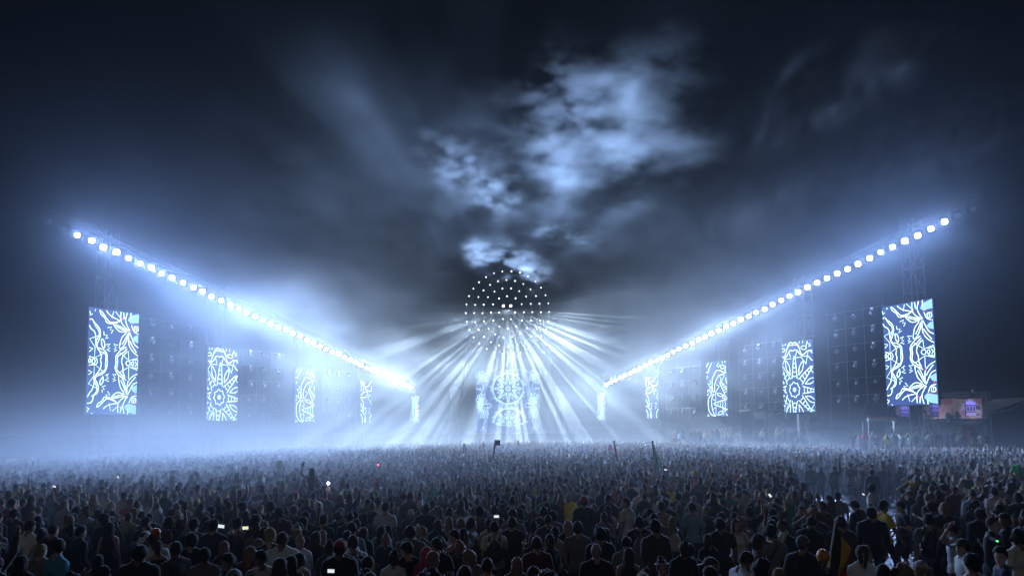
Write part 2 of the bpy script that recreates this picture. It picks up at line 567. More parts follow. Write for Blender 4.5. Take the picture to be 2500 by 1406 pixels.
A1.oval(202, 745, 18, 28, 11); A1.oval(160, 745, 10, 24, 9)
A1.ls('270 490 292 492 312 535 310 580 282 560 270 490|322 893 326 950 300 990 292 950 322 893')
for z in ('330 350 375 330 362 368 395 360 375 405', '290 400 297 440 332 430 315 480 350 455', '330 540 375 520 350 558 376 570 338 595 380 605',
          '465 520 415 515 445 550 420 570 460 575 425 598', '345 880 385 855 365 890 386 905 345 930 393 940', '475 855 430 855 462 890 432 905 475 915 438 937',
          '360 990 318 1005 350 1035 322 1040 325 1070', '385 1050 420 1090 368 1088 405 1130 362 1120'):
    A1.ls(z, 10, False)
MIR = lambda x, y: (x + (1412 - 2 * y) * 0.047, 1412 - y)
A1.mirror_add('225 180 250 190 290 230 320 260 350 280 400 270 465 240 390 220 340 200 300 165|225 180 245 222 290 252 318 296 380 290 440 265', MIR)
A1.mirror_add('385 150 370 230|405 145 470 205', MIR, 8, False)
A1.mirror_add('395 295 430 335 480 360 560 340|395 295 455 298 520 315 580 330|550 360 500 430 485 550 530 520 565 430 578 350|470 130 475 230 520 290 580 325|500 130 512 205|545 120 530 210 560 280 592 322|588 110 590 180|590 340 620 400 660 470 712 500|580 350 585 430 600 500 650 560 715 600|600 440 640 500 690 560|430 310 500 330 540 332|510 500 540 440 570 370', MIR)
A1.mirror_add('605 250 640 320 700 340|640 260 680 258 690 300 650 312 640 260|660 270 672 300', MIR, 12)
A1.fill('560 205 575 165 600 140 690 95 697 205 640 215 600 235'); A1.fill('630 405 660 370 700 350 710 445 660 435')
A1.fill('600 1207 635 1170 690 1180 748 1190 748 1293 660 1275 605 1230'); A1.fill('660 985 735 940 742 1040 690 1030')
A1.ls('565 520 500 570 450 650 457 720 450 780 490 850 560 882 592 905|575 540 525 598 470 650 476 720 470 790 515 835 578 872|578 570 530 640 522 700 540 750 545 810 570 860')
A1.ls('590 560 608 680|490 600 590 660|500 830 600 755|612 745 618 885|620 665 715 625|620 745 722 770', 8, False)
A1.oval(600, 705, 26, 28, 12); A1.oval(655, 702, 14, 24, 12); A1.ls('650 662 715 645|650 745 722 750|685 670 705 700 688 730|715 650 722 748', 11, False)
A1.reds = [(630, 222), (700, 245), (685, 340), (490, 215), (605, 500), (715, 1050), (750, 1150), (680, 1175), (535, 1212), (625, 905)]
# --- second screen: a mandala under a garland
A2 = Art((105, 165), (625, 90), (665, 1325), (140, 1355))
A2.ls('110 392 150 400 180 330 215 210 235 170 270 145 300 165 335 145 370 165 400 200 430 310 450 350 500 340 545 290 628 280|140 430 200 380 240 300 270 280 300 295 330 275 370 280 400 320 440 360 480 380 560 380 600 430 632 455|220 240 225 200 300 192 380 190 402 240', 17)
A2.oval(487, 235, 45, 32, 15); A2.ls('110 270 140 255 165 270 150 300 112 318|120 180 130 215|175 170 165 200|410 120 420 160|470 110 470 160|590 285 630 325', 14)
A2.ls('528 205 547 120 560 170 592 158 572 222 606 190', 14, False)
A2.ls('120 530 165 435 270 430|345 410 440 395 530 520|235 320 265 410|370 290 345 400|560 300 525 510|590 590 640 665|600 580 640 550|600 1290 660 1200|600 1285 660 1310', 12, False)
for k in range(8):
    ang = -math.pi / 2 + k * math.pi / 4
    tower(A2, 328, 960, ang, 190, 560, 62, 20, 5, 0.72, 17)
    leaf(A2, 328, 960, ang + math.pi / 8, 270, 540, 42, 0.72, 16)
A2.l([(328 + (95 if i % 2 else 78) * math.cos(i * math.pi / 8 + 0.2), 960 + (140 if i % 2 else 108) * math.sin(i * math.pi / 8 + 0.2)) for i in range(17)], 17, False)
A2.oval(328, 960, 20, 28, 26)
A2.reds = [(235, 660), (390, 630), (495, 650), (262, 1275), (410, 1275)]
# --- third screen
A3 = Art((170, 140), (620, 75), (665, 1320), (210, 1335))
A3.ls('330 830 280 870 235 940 225 1040 235 1150 260 1230 320 1300 400 1320|360 830 310 930 305 1050 320 1150 350 1250 390 1310|345 800 320 700 320 500 345 440 390 340 430 305 500 310 560 345 625 350|380 800 370 700 380 600 420 500 470 420 560 390 610 340|610 200 600 330|235 145 210 180 185 240|310 140 250 260 230 350 180 360|290 160 265 240|615 460 625 530 640 610', 22)
A3.oval(545, 225, 38, 45, 18); A3.oval(290, 740, 24, 75, 18)
A3.ls('190 440 220 460 190 500|265 530 285 610 215 610 265 665|205 745 245 760 205 800|240 830 205 865|460 130 420 210 460 240 490 180|540 100 545 140|605 90 595 130|215 1290 255 1310 215 1330', 16, False)
A3.ls('390 810 405 980|340 950 400 990|470 670 395 800|410 620 480 660|490 430 520 560|590 400 520 560|405 1110 405 1310|340 1180 400 1120', 12, False)
tower(A3, 700, 1052, math.pi, 60, 330, 110, 22, 5, 1.0, 18); tower(A3, 720, 850, math.pi * 1.29, 80, 350, 90, 22, 5, 1.0, 18)
leaf(A3, 600, 890, math.pi * 1.12, 30, 190, 32, 1.0, 16); leaf(A3, 590, 1190, math.pi * 0.8, 20, 180, 32, 1.0, 16)
A3.ls('545 860 575 850 610 870 600 920 560 930 545 860|545 1180 575 1165 610 1190 600 1230|620 880 665 930|610 1200 660 1160|560 1310 575 1250|660 1310 620 1260|640 660 655 760', 18, False)
A3.reds = [(555, 930), (470, 565), (560, 1165)]
# --- fourth and fifth screens
A4 = Art((1330, 195), (1650, 160), (1705, 1215), (1395, 1225))
A4.ls('1340 200 1365 330 1370 450|1385 200 1397 310|1430 200 1440 330 1420 470 1370 550|1465 340 1570 290 1600 220 1637 175|1465 370 1540 410 1640 410 1655 280|1415 500 1460 460 1545 455 1530 530 1470 600 1370 595 1430 700 1460 800 1470 930|1380 750 1460 930|1385 910 1460 970 1520 1060 1530 1210|1390 1000 1440 1090 1450 1215|1690 800 1695 930|1700 980 1650 1080 1662 1210|1500 1090 1510 1210', 24)
A4.ls('1570 490 1630 530 1560 570 1590 640|1500 850 1550 850 1510 890 1550 910 1500 960 1550 990|1650 850 1600 840 1645 890 1605 930 1650 945 1610 990|1680 600 1640 690 1680 760', 16, False)
A5 = Art((160, 615), (335, 600), (400, 1240), (215, 1265))
A5.ls('285 930 265 760 250 605|285 930 295 760 290 605|290 925 320 740 325 605|285 930 345 860 358 780|285 930 330 945 372 952|290 940 350 1000 375 1080|285 940 280 1100 215 1220|288 940 300 1120 260 1265|290 940 320 1120 300 1262|292 940 330 1120 350 1262|292 940 350 1110 390 1230', 20)
A5.fill('165 620 250 660 262 900 245 1110 210 1100 190 800')
A5.reds = [(215, 800), (215, 970)]
# --- the stage's main screen
AC = Art((160, 95), (1390, 95), (1360, 1280), (160, 1280))
def wreath(cx, cy, r, a0, a1):
    n = 56
    for ph in (0.0, math.pi):
        AC.l([(cx + (r + 14 * math.sin(i * 1.7 + ph)) * math.cos(a0 + (a1 - a0) * i / n), cy + (r + 14 * math.sin(i * 1.7 + ph)) * math.sin(a0 + (a1 - a0) * i / n)) for i in range(n + 1)], 12)
    for k in range(9):
        t = a0 + (a1 - a0) * (k + 0.5) / 9
        leaf(AC, cx + r * math.cos(t), cy + r * math.sin(t), t + 0.8, 8, 75, 16, 1, 10)
        leaf(AC, cx + r * math.cos(t), cy + r * math.sin(t), t - 0.9, 8, 60, 14, 1, 10)
def mandala(cx, cy, ks):
    for k in ks:
        ang = k * math.pi / 4
        tower(AC, cx, cy, ang, 75, 250, 34, 14, 5, 1, 13)
        leaf(AC, cx, cy, ang + math.pi / 8, 110, 220, 18, 1, 11)
    AC.oval(cx, cy, 26, 30, 22); AC.oval(cx, cy, 55, 60, 13)
wreath(778, 452, 292, 0, 2 * math.pi); mandala(778, 452, range(8))
wreath(788, 1125, 292, -math.pi * 0.98, -0.02 * math.pi); mandala(788, 1125, (4, 5, 6, 7, 8))
for mx in (1, -1):
    X = (lambda x: x) if mx > 0 else (lambda x: 1550 - x)
    for (fx, fy, nl, rr) in ((245, 235, 9, 130), (245, 680, 9, 150), (290, 905, 8, 130)):
        for k in range(nl):
            t = -1.9 + 3.8 * k / (nl - 1)
            leaf(AC, X(fx), fy, t if mx > 0 else math.pi - t, 12, rr * (0.8 + 0.3 * ((k * 7) % 3) / 2), 22, 1, 11)
        AC.oval(X(fx - 50), fy - 20, 28, 34, 12)
    for pts in ([(300, 360), (312, 450), (268, 540)], [(170, 470), (255, 440), (255, 480), (170, 430)], [(330, 740), (440, 740), (455, 800), (370, 820)],
                [(300, 980), (340, 1060), (300, 1150), (350, 1270)], [(250, 1260), (300, 1180), (290, 1270)], [(230, 60 + 40), (240, 220)], [(300, 100), (260, 225)], [(460, 105), (350, 160), (260, 230)]):
        AC.l([(X(x), y) for x, y in pts], 12)
AC.fill('185 700 300 650 310 760 290 900 230 880')

def make_screen(name, PL, PR, zb, zt, art, normal, label, group):
    """PL, PR: left and right ends as the audience sees them"""
    base = (PL + PR) / 2
    root = empty(name, (base.x, base.y, zb))
    U = Vector((PR.x - PL.x, PR.y - PL.y, 0))
    W, H = U.length, zt - zb
    u = U / W
    n = Vector((normal.x, normal.y, 0)).normalized()
    O = Vector((0, 0, 0)) - u * (W / 2)                       # local: bottom left corner
    def P(a, b, off):
        return O + u * (a * W) + Vector((0, 0, (1 - b) * H)) + n * off
    Mx = Matrix((u, n, Vector((0, 0, 1)))).transposed()
    cab = MB(); cab.box(Vector((0, 0, H / 2)) - n * 0.16, (W + 0.1, 0.22, H + 0.1), mat=Mx); cab.build('cabinet', M['panel_edge'], root)
    # LED modules
    nc, nr = max(2, round(W / 0.95)), max(4, round(H / 0.95))
    mm = MB(); mm.box((0, 0, 0), (W / nc - 0.012, 0.045, H / nr - 0.012), mat=Mx)
    mesh = mm.mesh('led_module', M['led_back'])
    for i in range(nc):
        for j in range(nr):
            o = link('led_module', mesh, root)
            o.location = O + u * ((i + 0.5) * W / nc) + Vector((0, 0, (j + 0.5) * H / nr)) - n * 0.02
    kx, ky = W / abs(art.q[1][0] - art.q[0][0]), H / abs(art.q[3][1] - art.q[0][1])
    def ribbons(nm, mat, grow, off):
        b = MB()
        for li, (pts, w) in enumerate(art.lines):
            uv = [art.uv(p) for p in pts]
            pos = [Vector((a * W, (1 - c) * H)) for a, c in uv]
            hw = w * ky * 0.35 * grow
            L, Rr = [], []
            for i, p in enumerate(pos):
                d = (pos[min(i + 1, len(pos) - 1)] - pos[max(i - 1, 0)])
                if d.length < 1e-6:
                    d = Vector((1, 0))
                d.normalize()
                nn = Vector((-d.y, d.x)) * hw
                L.append(p + nn); Rr.append(p - nn)
            e = off + li * 0.0004
            vs = []
            for p in L + Rr:
                q = Vector((min(max(p.x, 0), W), min(max(p.y, 0), H)))
                vs.append(O + u * q.x + Vector((0, 0, q.y)) + n * e)
            k = len(L)
            b.add(vs, [(i, i + 1, k + i + 1, k + i) for i in range(k - 1)])
        return b.build(nm, mat, root)
    ribbons('pattern_glow', M['bloom_halo'], 1.8, 0.012)  # wider ribbons paint the bloom behind the drawn lines
    ribbons('pattern', M['led_line_soft' if art is AC else 'led_line'], 1.0, 0.05)
    if art.fills:
        b = MB()
        for fi, poly in enumerate(art.fills):
            vs = []
            for p in poly:
                a, c = art.uv(p)
                vs.append(P(min(max(a, 0), 1), min(max(c, 0), 1), 0.035 + 0.0005 * fi))
            b.add(vs, [tuple(range(len(vs)))])
        b.build('pattern_fill', M['led_fill'], root)
    if art.reds:
        b = MB()
        for ri, p in enumerate(art.reds):
            a, c = art.uv(p)
            ctr = P(min(max(a, 0.01), 0.99), c, 0.09 + 0.0005 * ri)
            r = 0.06
            vs = [ctr + u * (r * math.cos(t)) + Vector((0, 0, r * 1.3 * math.sin(t))) for t in [k * math.pi / 4 for k in range(8)]]
            b.add(vs, [tuple(range(8))])
        b.build('pattern_red_dots', M['led_red'], root)
    return tag(root, label, 'screen', group)

SCREENS = {
    -1: [((218, 747), (342, 769), (328, 1014), (209, 1008)), ((507, 847), (580, 853), (578, 1027), (504, 1025)), ((721, 893), (768, 905), (766, 1031), (719, 1030)),
         ((880, 929), (908, 930), (905, 1033), (878, 1033)), ((1005, 965), (1022, 967), (1022, 1031), (1004, 1031))],
    1: [((2155, 747), (2277, 731), (2290, 987), (2165, 989)), ((1910, 838), (1984, 828), (1990, 1003), (1915, 1008)), ((1724, 885), (1773, 879), (1778, 1015), (1728, 1017)),
        ((1572, 919), (1605, 916), (1610, 1021), (1580, 1021)), ((1456, 961), (1474, 960), (1480, 1023), (1461, 1026))],
}
SCREEN_LOOK = ['showing two flowers and wavy ribbons, outermost and largest', 'showing a star mandala under a garland, second from outside', 'showing half a mandala and a tall wavy ribbon, third from outside',
               'narrow, showing a single stem with leaves, fourth from outside', 'smallest, showing a bundle of radiating stalks, nearest the stage']
ARTS = [A1, A2, A3, A4, A5]

# box truss with a square section between two points
def truss(root, a, b, s, r=0.045, step=1.4, mat=None, side=None):
    mat = mat or M['aluminium']
    a, b = Vector(a), Vector(b)
    d = (b - a)
    L = d.length
    d.normalize()
    if side is None:
        side = Vector((0, 0, 1)).cross(d) if abs(d.z) < 0.9 else Vector((1, 0, 0))
    side = side.normalized()
    up = d.cross(side).normalized()
    cs = [side * (sx * s / 2) + up * (sy * s / 2) for sx, sy in ((-1, -1), (1, -1), (1, 1), (-1, 1))]
    o0 = root.location
    for c in cs:
        m = MB(); m.tube(a + c - o0, b + c - o0, r, 6); m.build('chord', mat, root)
    m = MB()
    n = max(2, int(L / step))
    for i in range(n):
        p, q = a + d * (L * i / n) - o0, a + d * (L * (i + 1) / n) - o0
        for k in range(4):
            c1, c2 = cs[k], cs[(k + 1) % 4]
            m.tube(p + (c1 if i % 2 else c2), q + (c2 if i % 2 else c1), r * 0.55, 4)
            m.tube(p + c1, p + c2, r * 0.5, 4)
    br = m.build('bracing', mat, root)
    br['kind'] = 'stuff'

BLUE = (0.29, 0.48, 1.0)

# one floodlight of the rows, built once
def flood_meshes():
    h = MB()
    # flared housing: back box, front rim
    def ring(y, w, z):
        return [(-w, y, -z), (w, y, -z), (w, y, z), (-w, y, z)]
    vs = ring(0.30, 0.16, 0.14) + ring(0.22, 0.25, 0.23) + ring(0.02, 0.36, 0.32) + ring(0.0, 0.40, 0.36) + ring(0.03, 0.21, 0.195)
    fs = [(3, 2, 1, 0)]
    for k in range(4):
        for i in range(4):
            j = (i + 1) % 4
            fs.append((k * 4 + i, k * 4 + j, (k + 1) * 4 + j, (k + 1) * 4 + i))
    h.add(vs, fs)
    l = MB()
    pts = []
    for i in range(16):                                    # rounded-square lens, slightly domed
        t = 2 * math.pi * (i + 0.5) / 16
        c, s = math.cos(t), math.sin(t)
        k = (abs(c) ** 4 + abs(s) ** 4) ** -0.25
        pts.append((0.21 * k * c, -0.03, 0.195 * k * s))
    l.add(pts + [(0, -0.06, 0)], [(i, (i + 1) % 16, 16) for i in range(16)])
    y = MB()
    for s in (-1, 1):
        y.box((s * 0.43, 0.14, 0.12), (0.03, 0.06, 0.5))
    y.box((0, 0.14, 0.385), (0.89, 0.06, 0.03))
    y.tube((0, 0.14, 0.4), (0, 0.14, 0.55), 0.035, 6)
    return h.mesh('housing', M['black_metal']), l.mesh('lens', M['lamp_white']), l.mesh('dark_lens', M['lens_glass']), y.mesh('yoke', M['black_metal'])
FH, FL, FLD, FY = flood_meshes()
FLOOD_POWER = 2000.0

for W_ in (WL, WR):
    # lamps
    u = (W_.b - W_.a)
    group = 'floodlights on the %s truss' % W_.word
    face = (Vector((0, 0, EYE)) * 0 + Vector((0, 14, 2)))
    for i in range(-2, NLAMP):
        p = W_.a + u * (i / (NLAMP - 1)) + Vector((rnd.uniform(-0.05, 0.05), rnd.uniform(-0.05, 0.05), rnd.uniform(-0.06, 0.06)))
        aim = Vector((W_.side * -2.0 + rnd.uniform(-4, 4), 16.0, 2.0 + rnd.uniform(-3, 3))) - p
        o = empty('floodlight', p)
        o.rotation_euler = aim.to_track_quat('-Y', 'Z').to_euler()
        link('housing', FH, o); link('yoke', FY, o)
        if i < 0:
            link('lens', FLD, o)
            tag(o, 'unlit floodlight past the %s end of the %s truss, %s' % ('outer', W_.word, 'outermost' if i == -2 else 'next to the lit ones'), 'floodlight', 'unlit ' + group)
            continue
        le = link('lens', FL, o)
        kk = rnd.uniform(0.86, 1.1); le.scale = (kk, 1, kk)
        ld = bpy.data.lights.new('bulb', 'SPOT')
        ld.energy = FLOOD_POWER * (1.9 - 1.3 * i / NLAMP) * rnd.uniform(0.8, 1.2)    # the outer lamps burn brightest
        ld.spot_size = R(140)
        ld.spot_blend = 0.9
        ld.shadow_soft_size = 0.3
        wt = min(1.0, max(0.0, (i / NLAMP - 0.2) / 0.5))
        ld.color = tuple(a_ + (b_ - a_) * wt for a_, b_ in zip(BLUE, (0.56, 0.74, 1.0)))   # the inner lamps are whiter
        lo = link('bulb', ld, o)
        lo.location = (0, -0.35, 0)
        lo.rotation_euler = (R(-90), 0, 0)
        tag(o, 'lit white floodlight on the %s truss, %s counted from the outer end' % (W_.word, ordinal(i)), 'floodlight', group)
    # the truss that carries them, just above
    a = W_.a - u * (2.4 / (NLAMP - 1)) + Vector((0, 0, 0.85)) - W_.n * 0.2
    b = W_.b + u * (0.5 / (NLAMP - 1)) + Vector((0, 0, 0.85)) - W_.n * 0.2
    t = empty('lamp_truss', a)
    truss(t, a, b, 0.45, 0.03, 1.2, M['black_metal'])
    tag(t, 'long sloping truss carrying the row of floodlights on the %s' % W_.word, 'truss', 'lamp trusses')
    # screens and their towers
    for k, (tl, tr, br, bl) in enumerate(SCREENS[W_.side]):
        PL = W_.at((tl[0] + bl[0]) / 2, (tl[1] + bl[1]) / 2, 0.5)
        PR = W_.at((tr[0] + br[0]) / 2, (tr[1] + br[1]) / 2, 0.5)
        zt = (W_.at(*tl, 0.5).z + W_.at(*tr, 0.5).z) / 2
        zb = (W_.at(*bl, 0.5).z + W_.at(*br, 0.5).z) / 2
        make_screen('led_screen', PL, PR, zb, zt, ARTS[k], W_.n, 'blue screen, %s wing, %s' % (W_.word, SCREEN_LOOK[k]), 'screens of the %s wing' % W_.word)
        c = (PL + PR) / 2 - W_.n * 1.15
        f = (c - W_.a).dot(Vector((u.x, u.y, 0))) / Vector((u.x, u.y, 0)).length_squared
        ztop = (W_.a + u * f).z + (1.8 if k < 2 else 0.9)
        if k < 4:
            t = empty('tower', (c.x, c.y, 0))
            truss(t, (c.x, c.y, 0.0), (c.x, c.y, ztop), 1.15 if k < 2 else 0.8, 0.038, 1.9, None, W_.dir)
            m = MB(); m.box((0, 0, 0.15), (2.0, 2.0, 0.3), math.atan2(W_.dir.y, W_.dir.x)); m.build('base', M['dark_box'], t)
            tag(t, 'square truss tower behind the %s screen of the %s wing' % (ORD[k], W_.word), 'tower', 'towers of the %s wing' % W_.word)

# moving-head lamps hung in grids between the screens
def moving_head_meshes():
    y = MB()
    y.box((0, 0, 0.30), (0.34, 0.26, 0.13))                # base, hung from its bar
    for s in (-1, 1):
        y.box((s * 0.2, 0, 0.06), (0.045, 0.12, 0.38))
    h = MB()
    h.tube((0, 0.16, 0), (0, -0.02, 0), 0.10, 10, 0.155); h.tube((0, -0.021, 0), (0, -0.30, 0), 0.155, 10, 0.165)
    l = MB(); l.tube((0, -0.29, 0), (0, -0.315, 0), 0.145, 12, 0.13)
    return y.mesh('yoke', M['black_metal']), h.mesh('head', M['grey_panel']), l.mesh('lens', M['lens_glass'])
HY, HH, HL = moving_head_meshes()
BAYS = {1: [([2045, 2090, 2137], 768, 975, 6, 'first and second'), ([1822, 1857, 1893], 848, 992, 5, 'second and third'), ([1640, 1668, 1697], 905, 1005, 4, 'third and fourth')],
        -1: [([367, 415, 463], 797, 1002, 6, 'first and second'), ([608, 643, 677], 868, 1012, 5, 'second and third'), ([800, 825, 850], 915, 1015, 4, 'third and fourth')]}
for W_ in (WL, WR):
    for cols_, y0, y1, nr, where in BAYS[W_.side]:
        mid = W_.at(cols_[1], (y0 + y1) / 2)
        zt, zb = W_.at(cols_[1], y0).z, W_.at(cols_[1], y1).z
        P = [W_.at(x, (y0 + y1) / 2) for x in cols_]
        gapv = (P[2] - P[0]) / 2
        rack = empty('lamp_rack', (mid.x, mid.y, 0))
        for k in range(4):
            q = P[0] + gapv * (k - 0.5) - mid
            m = MB(); m.tube((q.x, q.y, 0), (q.x, q.y, zt + 1.0), 0.026, 6); m.build('pipe', M['aluminium'], rack)
        for r in range(nr):
            z = zt + (zb - zt) * r / (nr - 1) + 0.42
            q0, q1 = P[0] - gapv * 0.6 - mid, P[2] + gapv * 0.6 - mid
            m = MB(); m.tube((q0.x, q0.y, z), (q1.x, q1.y, z), 0.018, 6); m.build('bar', M['aluminium'], rack)
        tag(rack, 'pipe rack of moving lamps between the %s screens of the %s wing' % (where, W_.word), 'rack', 'lamp racks')
        for c in range(3):
            for r in range(nr):
                z = zt + (zb - zt) * r / (nr - 1)
                o = empty('moving_head', (P[c].x, P[c].y, z))
                yaw = math.atan2(W_.n.x, -W_.n.y) + rnd.uniform(-0.5, 0.5)
                o.rotation_euler = (0, 0, yaw)
                link('yoke', HY, o)
                h = link('head', HH, o); h.rotation_euler = (rnd.uniform(-0.1, 1.1), 0, 0)
                link('lens', HL, h)
                side_word = ['outer', 'middle', 'inner'][c if W_.side < 0 else 2 - c]
                tag(o, 'moving lamp, %s wing rack between %s screens, %s column, %s from top' % (W_.word, where, side_word, ORD[r]), 'stage lamp', 'moving lamps of the %s wing' % W_.word)

# ------------------------------------------------------------------ stage, main screen and the round lamp disc
STAGE_Y = 100.0
sl, sr_ = at(1120, 1060, STAGE_Y - 1).x, at(1360, 1060, STAGE_Y - 1).x
stage = empty('stage', ((sl + sr_) / 2, STAGE_Y + 4, 0))
wst = sr_ - sl
m = MB(); m.box((0, 0, 1.35), (wst + 6, 11, 2.5)); m.build('platform', M['dark_box'], stage)
m = MB(); m.box((0, 0, 2.66), (wst + 6.4, 11.4, 0.1)); m.build('deck', M['black_metal'], stage)
for s in (-1, 1):
    m = MB(); m.box((s * (wst / 2 + 1.0), 1.0, 6.2), (1.4, 1.4, 7.0)); m.build('side_pillar', M['dark_box'], stage)
tag(stage, 'dark stage platform under the main screen, hidden in smoke', 'stage')
pl, pr = at(1161, 975, STAGE_Y), at(1318, 975, STAGE_Y)
make_screen('led_screen', pl, pr, at(1240, 1054, STAGE_Y).z, at(1240, 903, STAGE_Y).z, AC, Vector((0, -1, 0)), 'main stage screen with a round floral wreath, below the lamp disc', 'main screen')

DOTS = """622 135|753 131|876 154|989 202|503 161|390 217|292 289|209 381|149 487|111 605|100 730|116 853|154 968|213 1074|296 1162|400 1239|513 1286|635 1315|762 1314|884 1290|995 1237|1097 1161|1182 1066|1243 965|1281 848|1294 713|1280 589|1240 472|1176 366|1095 277|
682 258|805 270|924 315|1025 389|1104 486|1154 597|1173 716|1161 838|1117 958|1042 1059|947 1135|838 1183|706 1203|580 1191|464 1143|362 1067|284 969|236 860|221 730|236 612|282 499|354 403|448 326|561 276|
624 379|750 378|866 415|963 492|1028 597|1051 715|1035 834|974 943|882 1026|764 1069|639 1075|522 1033|426 954|361 848|340 730|357 609|418 502|510 422|
694 487|812 517|899 601|932 717|903 835|819 921|701 952|581 922|495 839|462 722|491 605|577 520|
804 719|579 722|632 813|747 816"""
disc_c = at(1120 + 695 / 5.858, 640 + 722 / 5.858, 97.0)
disc = empty('lamp_disc', disc_c)
kpx = 97.0 / FPX
dots = []
for t in DOTS.replace('\n', '').split('|'):
    x, y = (float(v) for v in t.split())
    p = at(1120 + x / 5.858, 640 + y / 5.858, 97.0) - disc_c
    dots.append(p)
for rr_ in (598, 475, 355, 237):
    R_ = rr_ / 5.858 * kpx
    m = MB()
    n = 48
    for i in range(n):
        a0, a1 = 2 * math.pi * i / n, 2 * math.pi * (i + 1) / n
        m.tube((R_ * math.cos(a0), 0.25, R_ * math.sin(a0)), (R_ * math.cos(a1), 0.25, R_ * math.sin(a1)), 0.035, 4)
    m.build('ring', M['soot_black'], disc)
for k in range(12):
    t = 2 * math.pi * k / 12
    m = MB(); m.tube((1.0 * math.cos(t), 0.33, 1.0 * math.sin(t)), (5.95 * math.cos(t), 0.33, 5.95 * math.sin(t)), 0.03, 4)
    m.build('spoke', M['soot_black'], disc)
cb = MB(); cb.tube((0, 0.18, 0), (0, -0.06, 0), 0.11, 10, 0.15)
can_mesh = cb.mesh('can', M['soot_black'])
lb = MB(); lb.ball((0, -0.09, 0), (0.052, 0.05, 0.052), 10, 6)
dot_mesh = lb.mesh('bulb_lens', M['dot_white'])
for p in dots:
    c = link('can', can_mesh, disc); c.location = p
    d = link('bulb_lens', dot_mesh, c)
    k = rnd.uniform(0.85, 1.2)
    d.scale = (k, 1, k)
for px in (1229, 1247):
    p = at(px, 747, 96.5) - disc_c
    c = link('can', can_mesh, disc); c.location = p; c.scale = (3.0, 1, 3.0)
    link('bulb_lens', dot_mesh, c)
for s in (-1, 1):
    m = MB(); m.tube((s * 4.2, 0.5, 4.3), (s * 7.5, 2.5, -16.6), 0.09, 6); m.build('mast', M['soot_black'], disc)
tag(disc, 'round disc of ringed white lamps hanging above the main screen', 'lamp disc')

# added lamps in place of the disc's beams; noise splits their light into rays
def rayed_lamp(name, loc, energy, colour, rays, seed, floor_, power, up, parent):
    ld = bpy.data.lights.new(name, 'POINT')
    ld.energy = energy
    ld.shadow_soft_size = 0.05
    ld.color = colour
    ld.use_nodes = True
    nt = ld.node_tree
    em = nt.nodes['Emission']
    def mth(op, a, b=None, c=None):
        n = nt.nodes.new('ShaderNodeMath'); n.operation = op
        for i, v in enumerate((a, b, c)):
            if v is None:
                continue
            if isinstance(v, (int, float)):
                n.inputs[i].default_value = v
            else:
                nt.links.new(v, n.inputs[i])
        return n.outputs[0]
    def ramp(v, lo, hi, t0=0.0, t1=1.0):
        n = nt.nodes.new('ShaderNodeMapRange'); n.interpolation_type = 'SMOOTHSTEP'
        n.inputs['From Min'].default_value = lo; n.inputs['From Max'].default_value = hi
        n.inputs['To Min'].default_value = t0; n.inputs['To Max'].default_value = t1
        nt.links.new(v, n.inputs['Value'])
        return n.outputs[0]
    tc = nt.nodes.new('ShaderNodeTexCoord')
    sp = nt.nodes.new('ShaderNodeSeparateXYZ')
    nt.links.new(tc.outputs['Normal'], sp.inputs[0])
    x, y, z0 = sp.outputs
    tilt = math.atan2(disc_c.z - EYE, disc_c.y)             # the fan's axis points down at the audience
    z = mth('SUBTRACT', mth('MULTIPLY', z0, math.cos(tilt)), mth('MULTIPLY', y, math.sin(tilt)))
    rad = mth('SQRT', mth('ADD', mth('MULTIPLY', x, x), mth('MULTIPLY', z, z)))
    cx = nt.nodes.new('ShaderNodeCombineXYZ')
    nt.links.new(mth('DIVIDE', x, rad), cx.inputs[0]); nt.links.new(mth('DIVIDE', z, rad), cx.inputs[1])
    cx.inputs[2].default_value = seed
    no = nt.nodes.new('ShaderNodeTexNoise'); no.inputs['Scale'].default_value = rays; no.inputs['Detail'].default_value = 3.0
    nt.links.new(cx.outputs[0], no.inputs['Vector'])
    no2 = nt.nodes.new('ShaderNodeTexNoise'); no2.inputs['Scale'].default_value = rays * 2.6; no2.inputs['Detail'].default_value = 2.0
    nt.links.new(cx.outputs[0], no2.inputs['Vector'])
    both = mth('MULTIPLY', ramp(no2.outputs['Fac'], 0.45, 0.58), ramp(no.outputs['Fac'], 0.36, 0.62, 0.55, 1.0)) if up < 0 else ramp(no.outputs['Fac'], 0.40, 0.62)
    rayv = mth('ADD', mth('POWER', both, power), floor_)
    wide = ramp(rad, 0.35, 0.80)
    half = ramp(mth('DIVIDE', z, rad), 0.45, 0.9, 0.12, 1.0) if up > 0 else ramp(mth('DIVIDE', z, rad), -0.45, 0.30, 1.0, 0.02)
    lf = nt.nodes.new('ShaderNodeLightFalloff')             # bundled beams spread little
    nt.links.new(mth('MULTIPLY', mth('MULTIPLY', rayv, wide), half), lf.inputs['Strength'])
    nt.links.new(lf.outputs['Constant' if up > 0 else 'Quadratic'], em.inputs['Strength'])
    o = link(name, ld, parent)
    o.location = loc
    return o
RAY_POWER, SKY_POWER = 125000.0, 300.0
rayed_lamp('projector', (0, -2.4, 0), RAY_POWER, (0.64, 0.82, 1.0), 9.0, 3.3, 0.42, 1.0, -1, disc)
rayed_lamp('sky_projector', (0, -2.6, 1.0), SKY_POWER, (0.37, 0.58, 1.0), 3.0, 2.0, 1.2, 1.0, 1, disc)  # second added lamp, lights the smoke above the disc

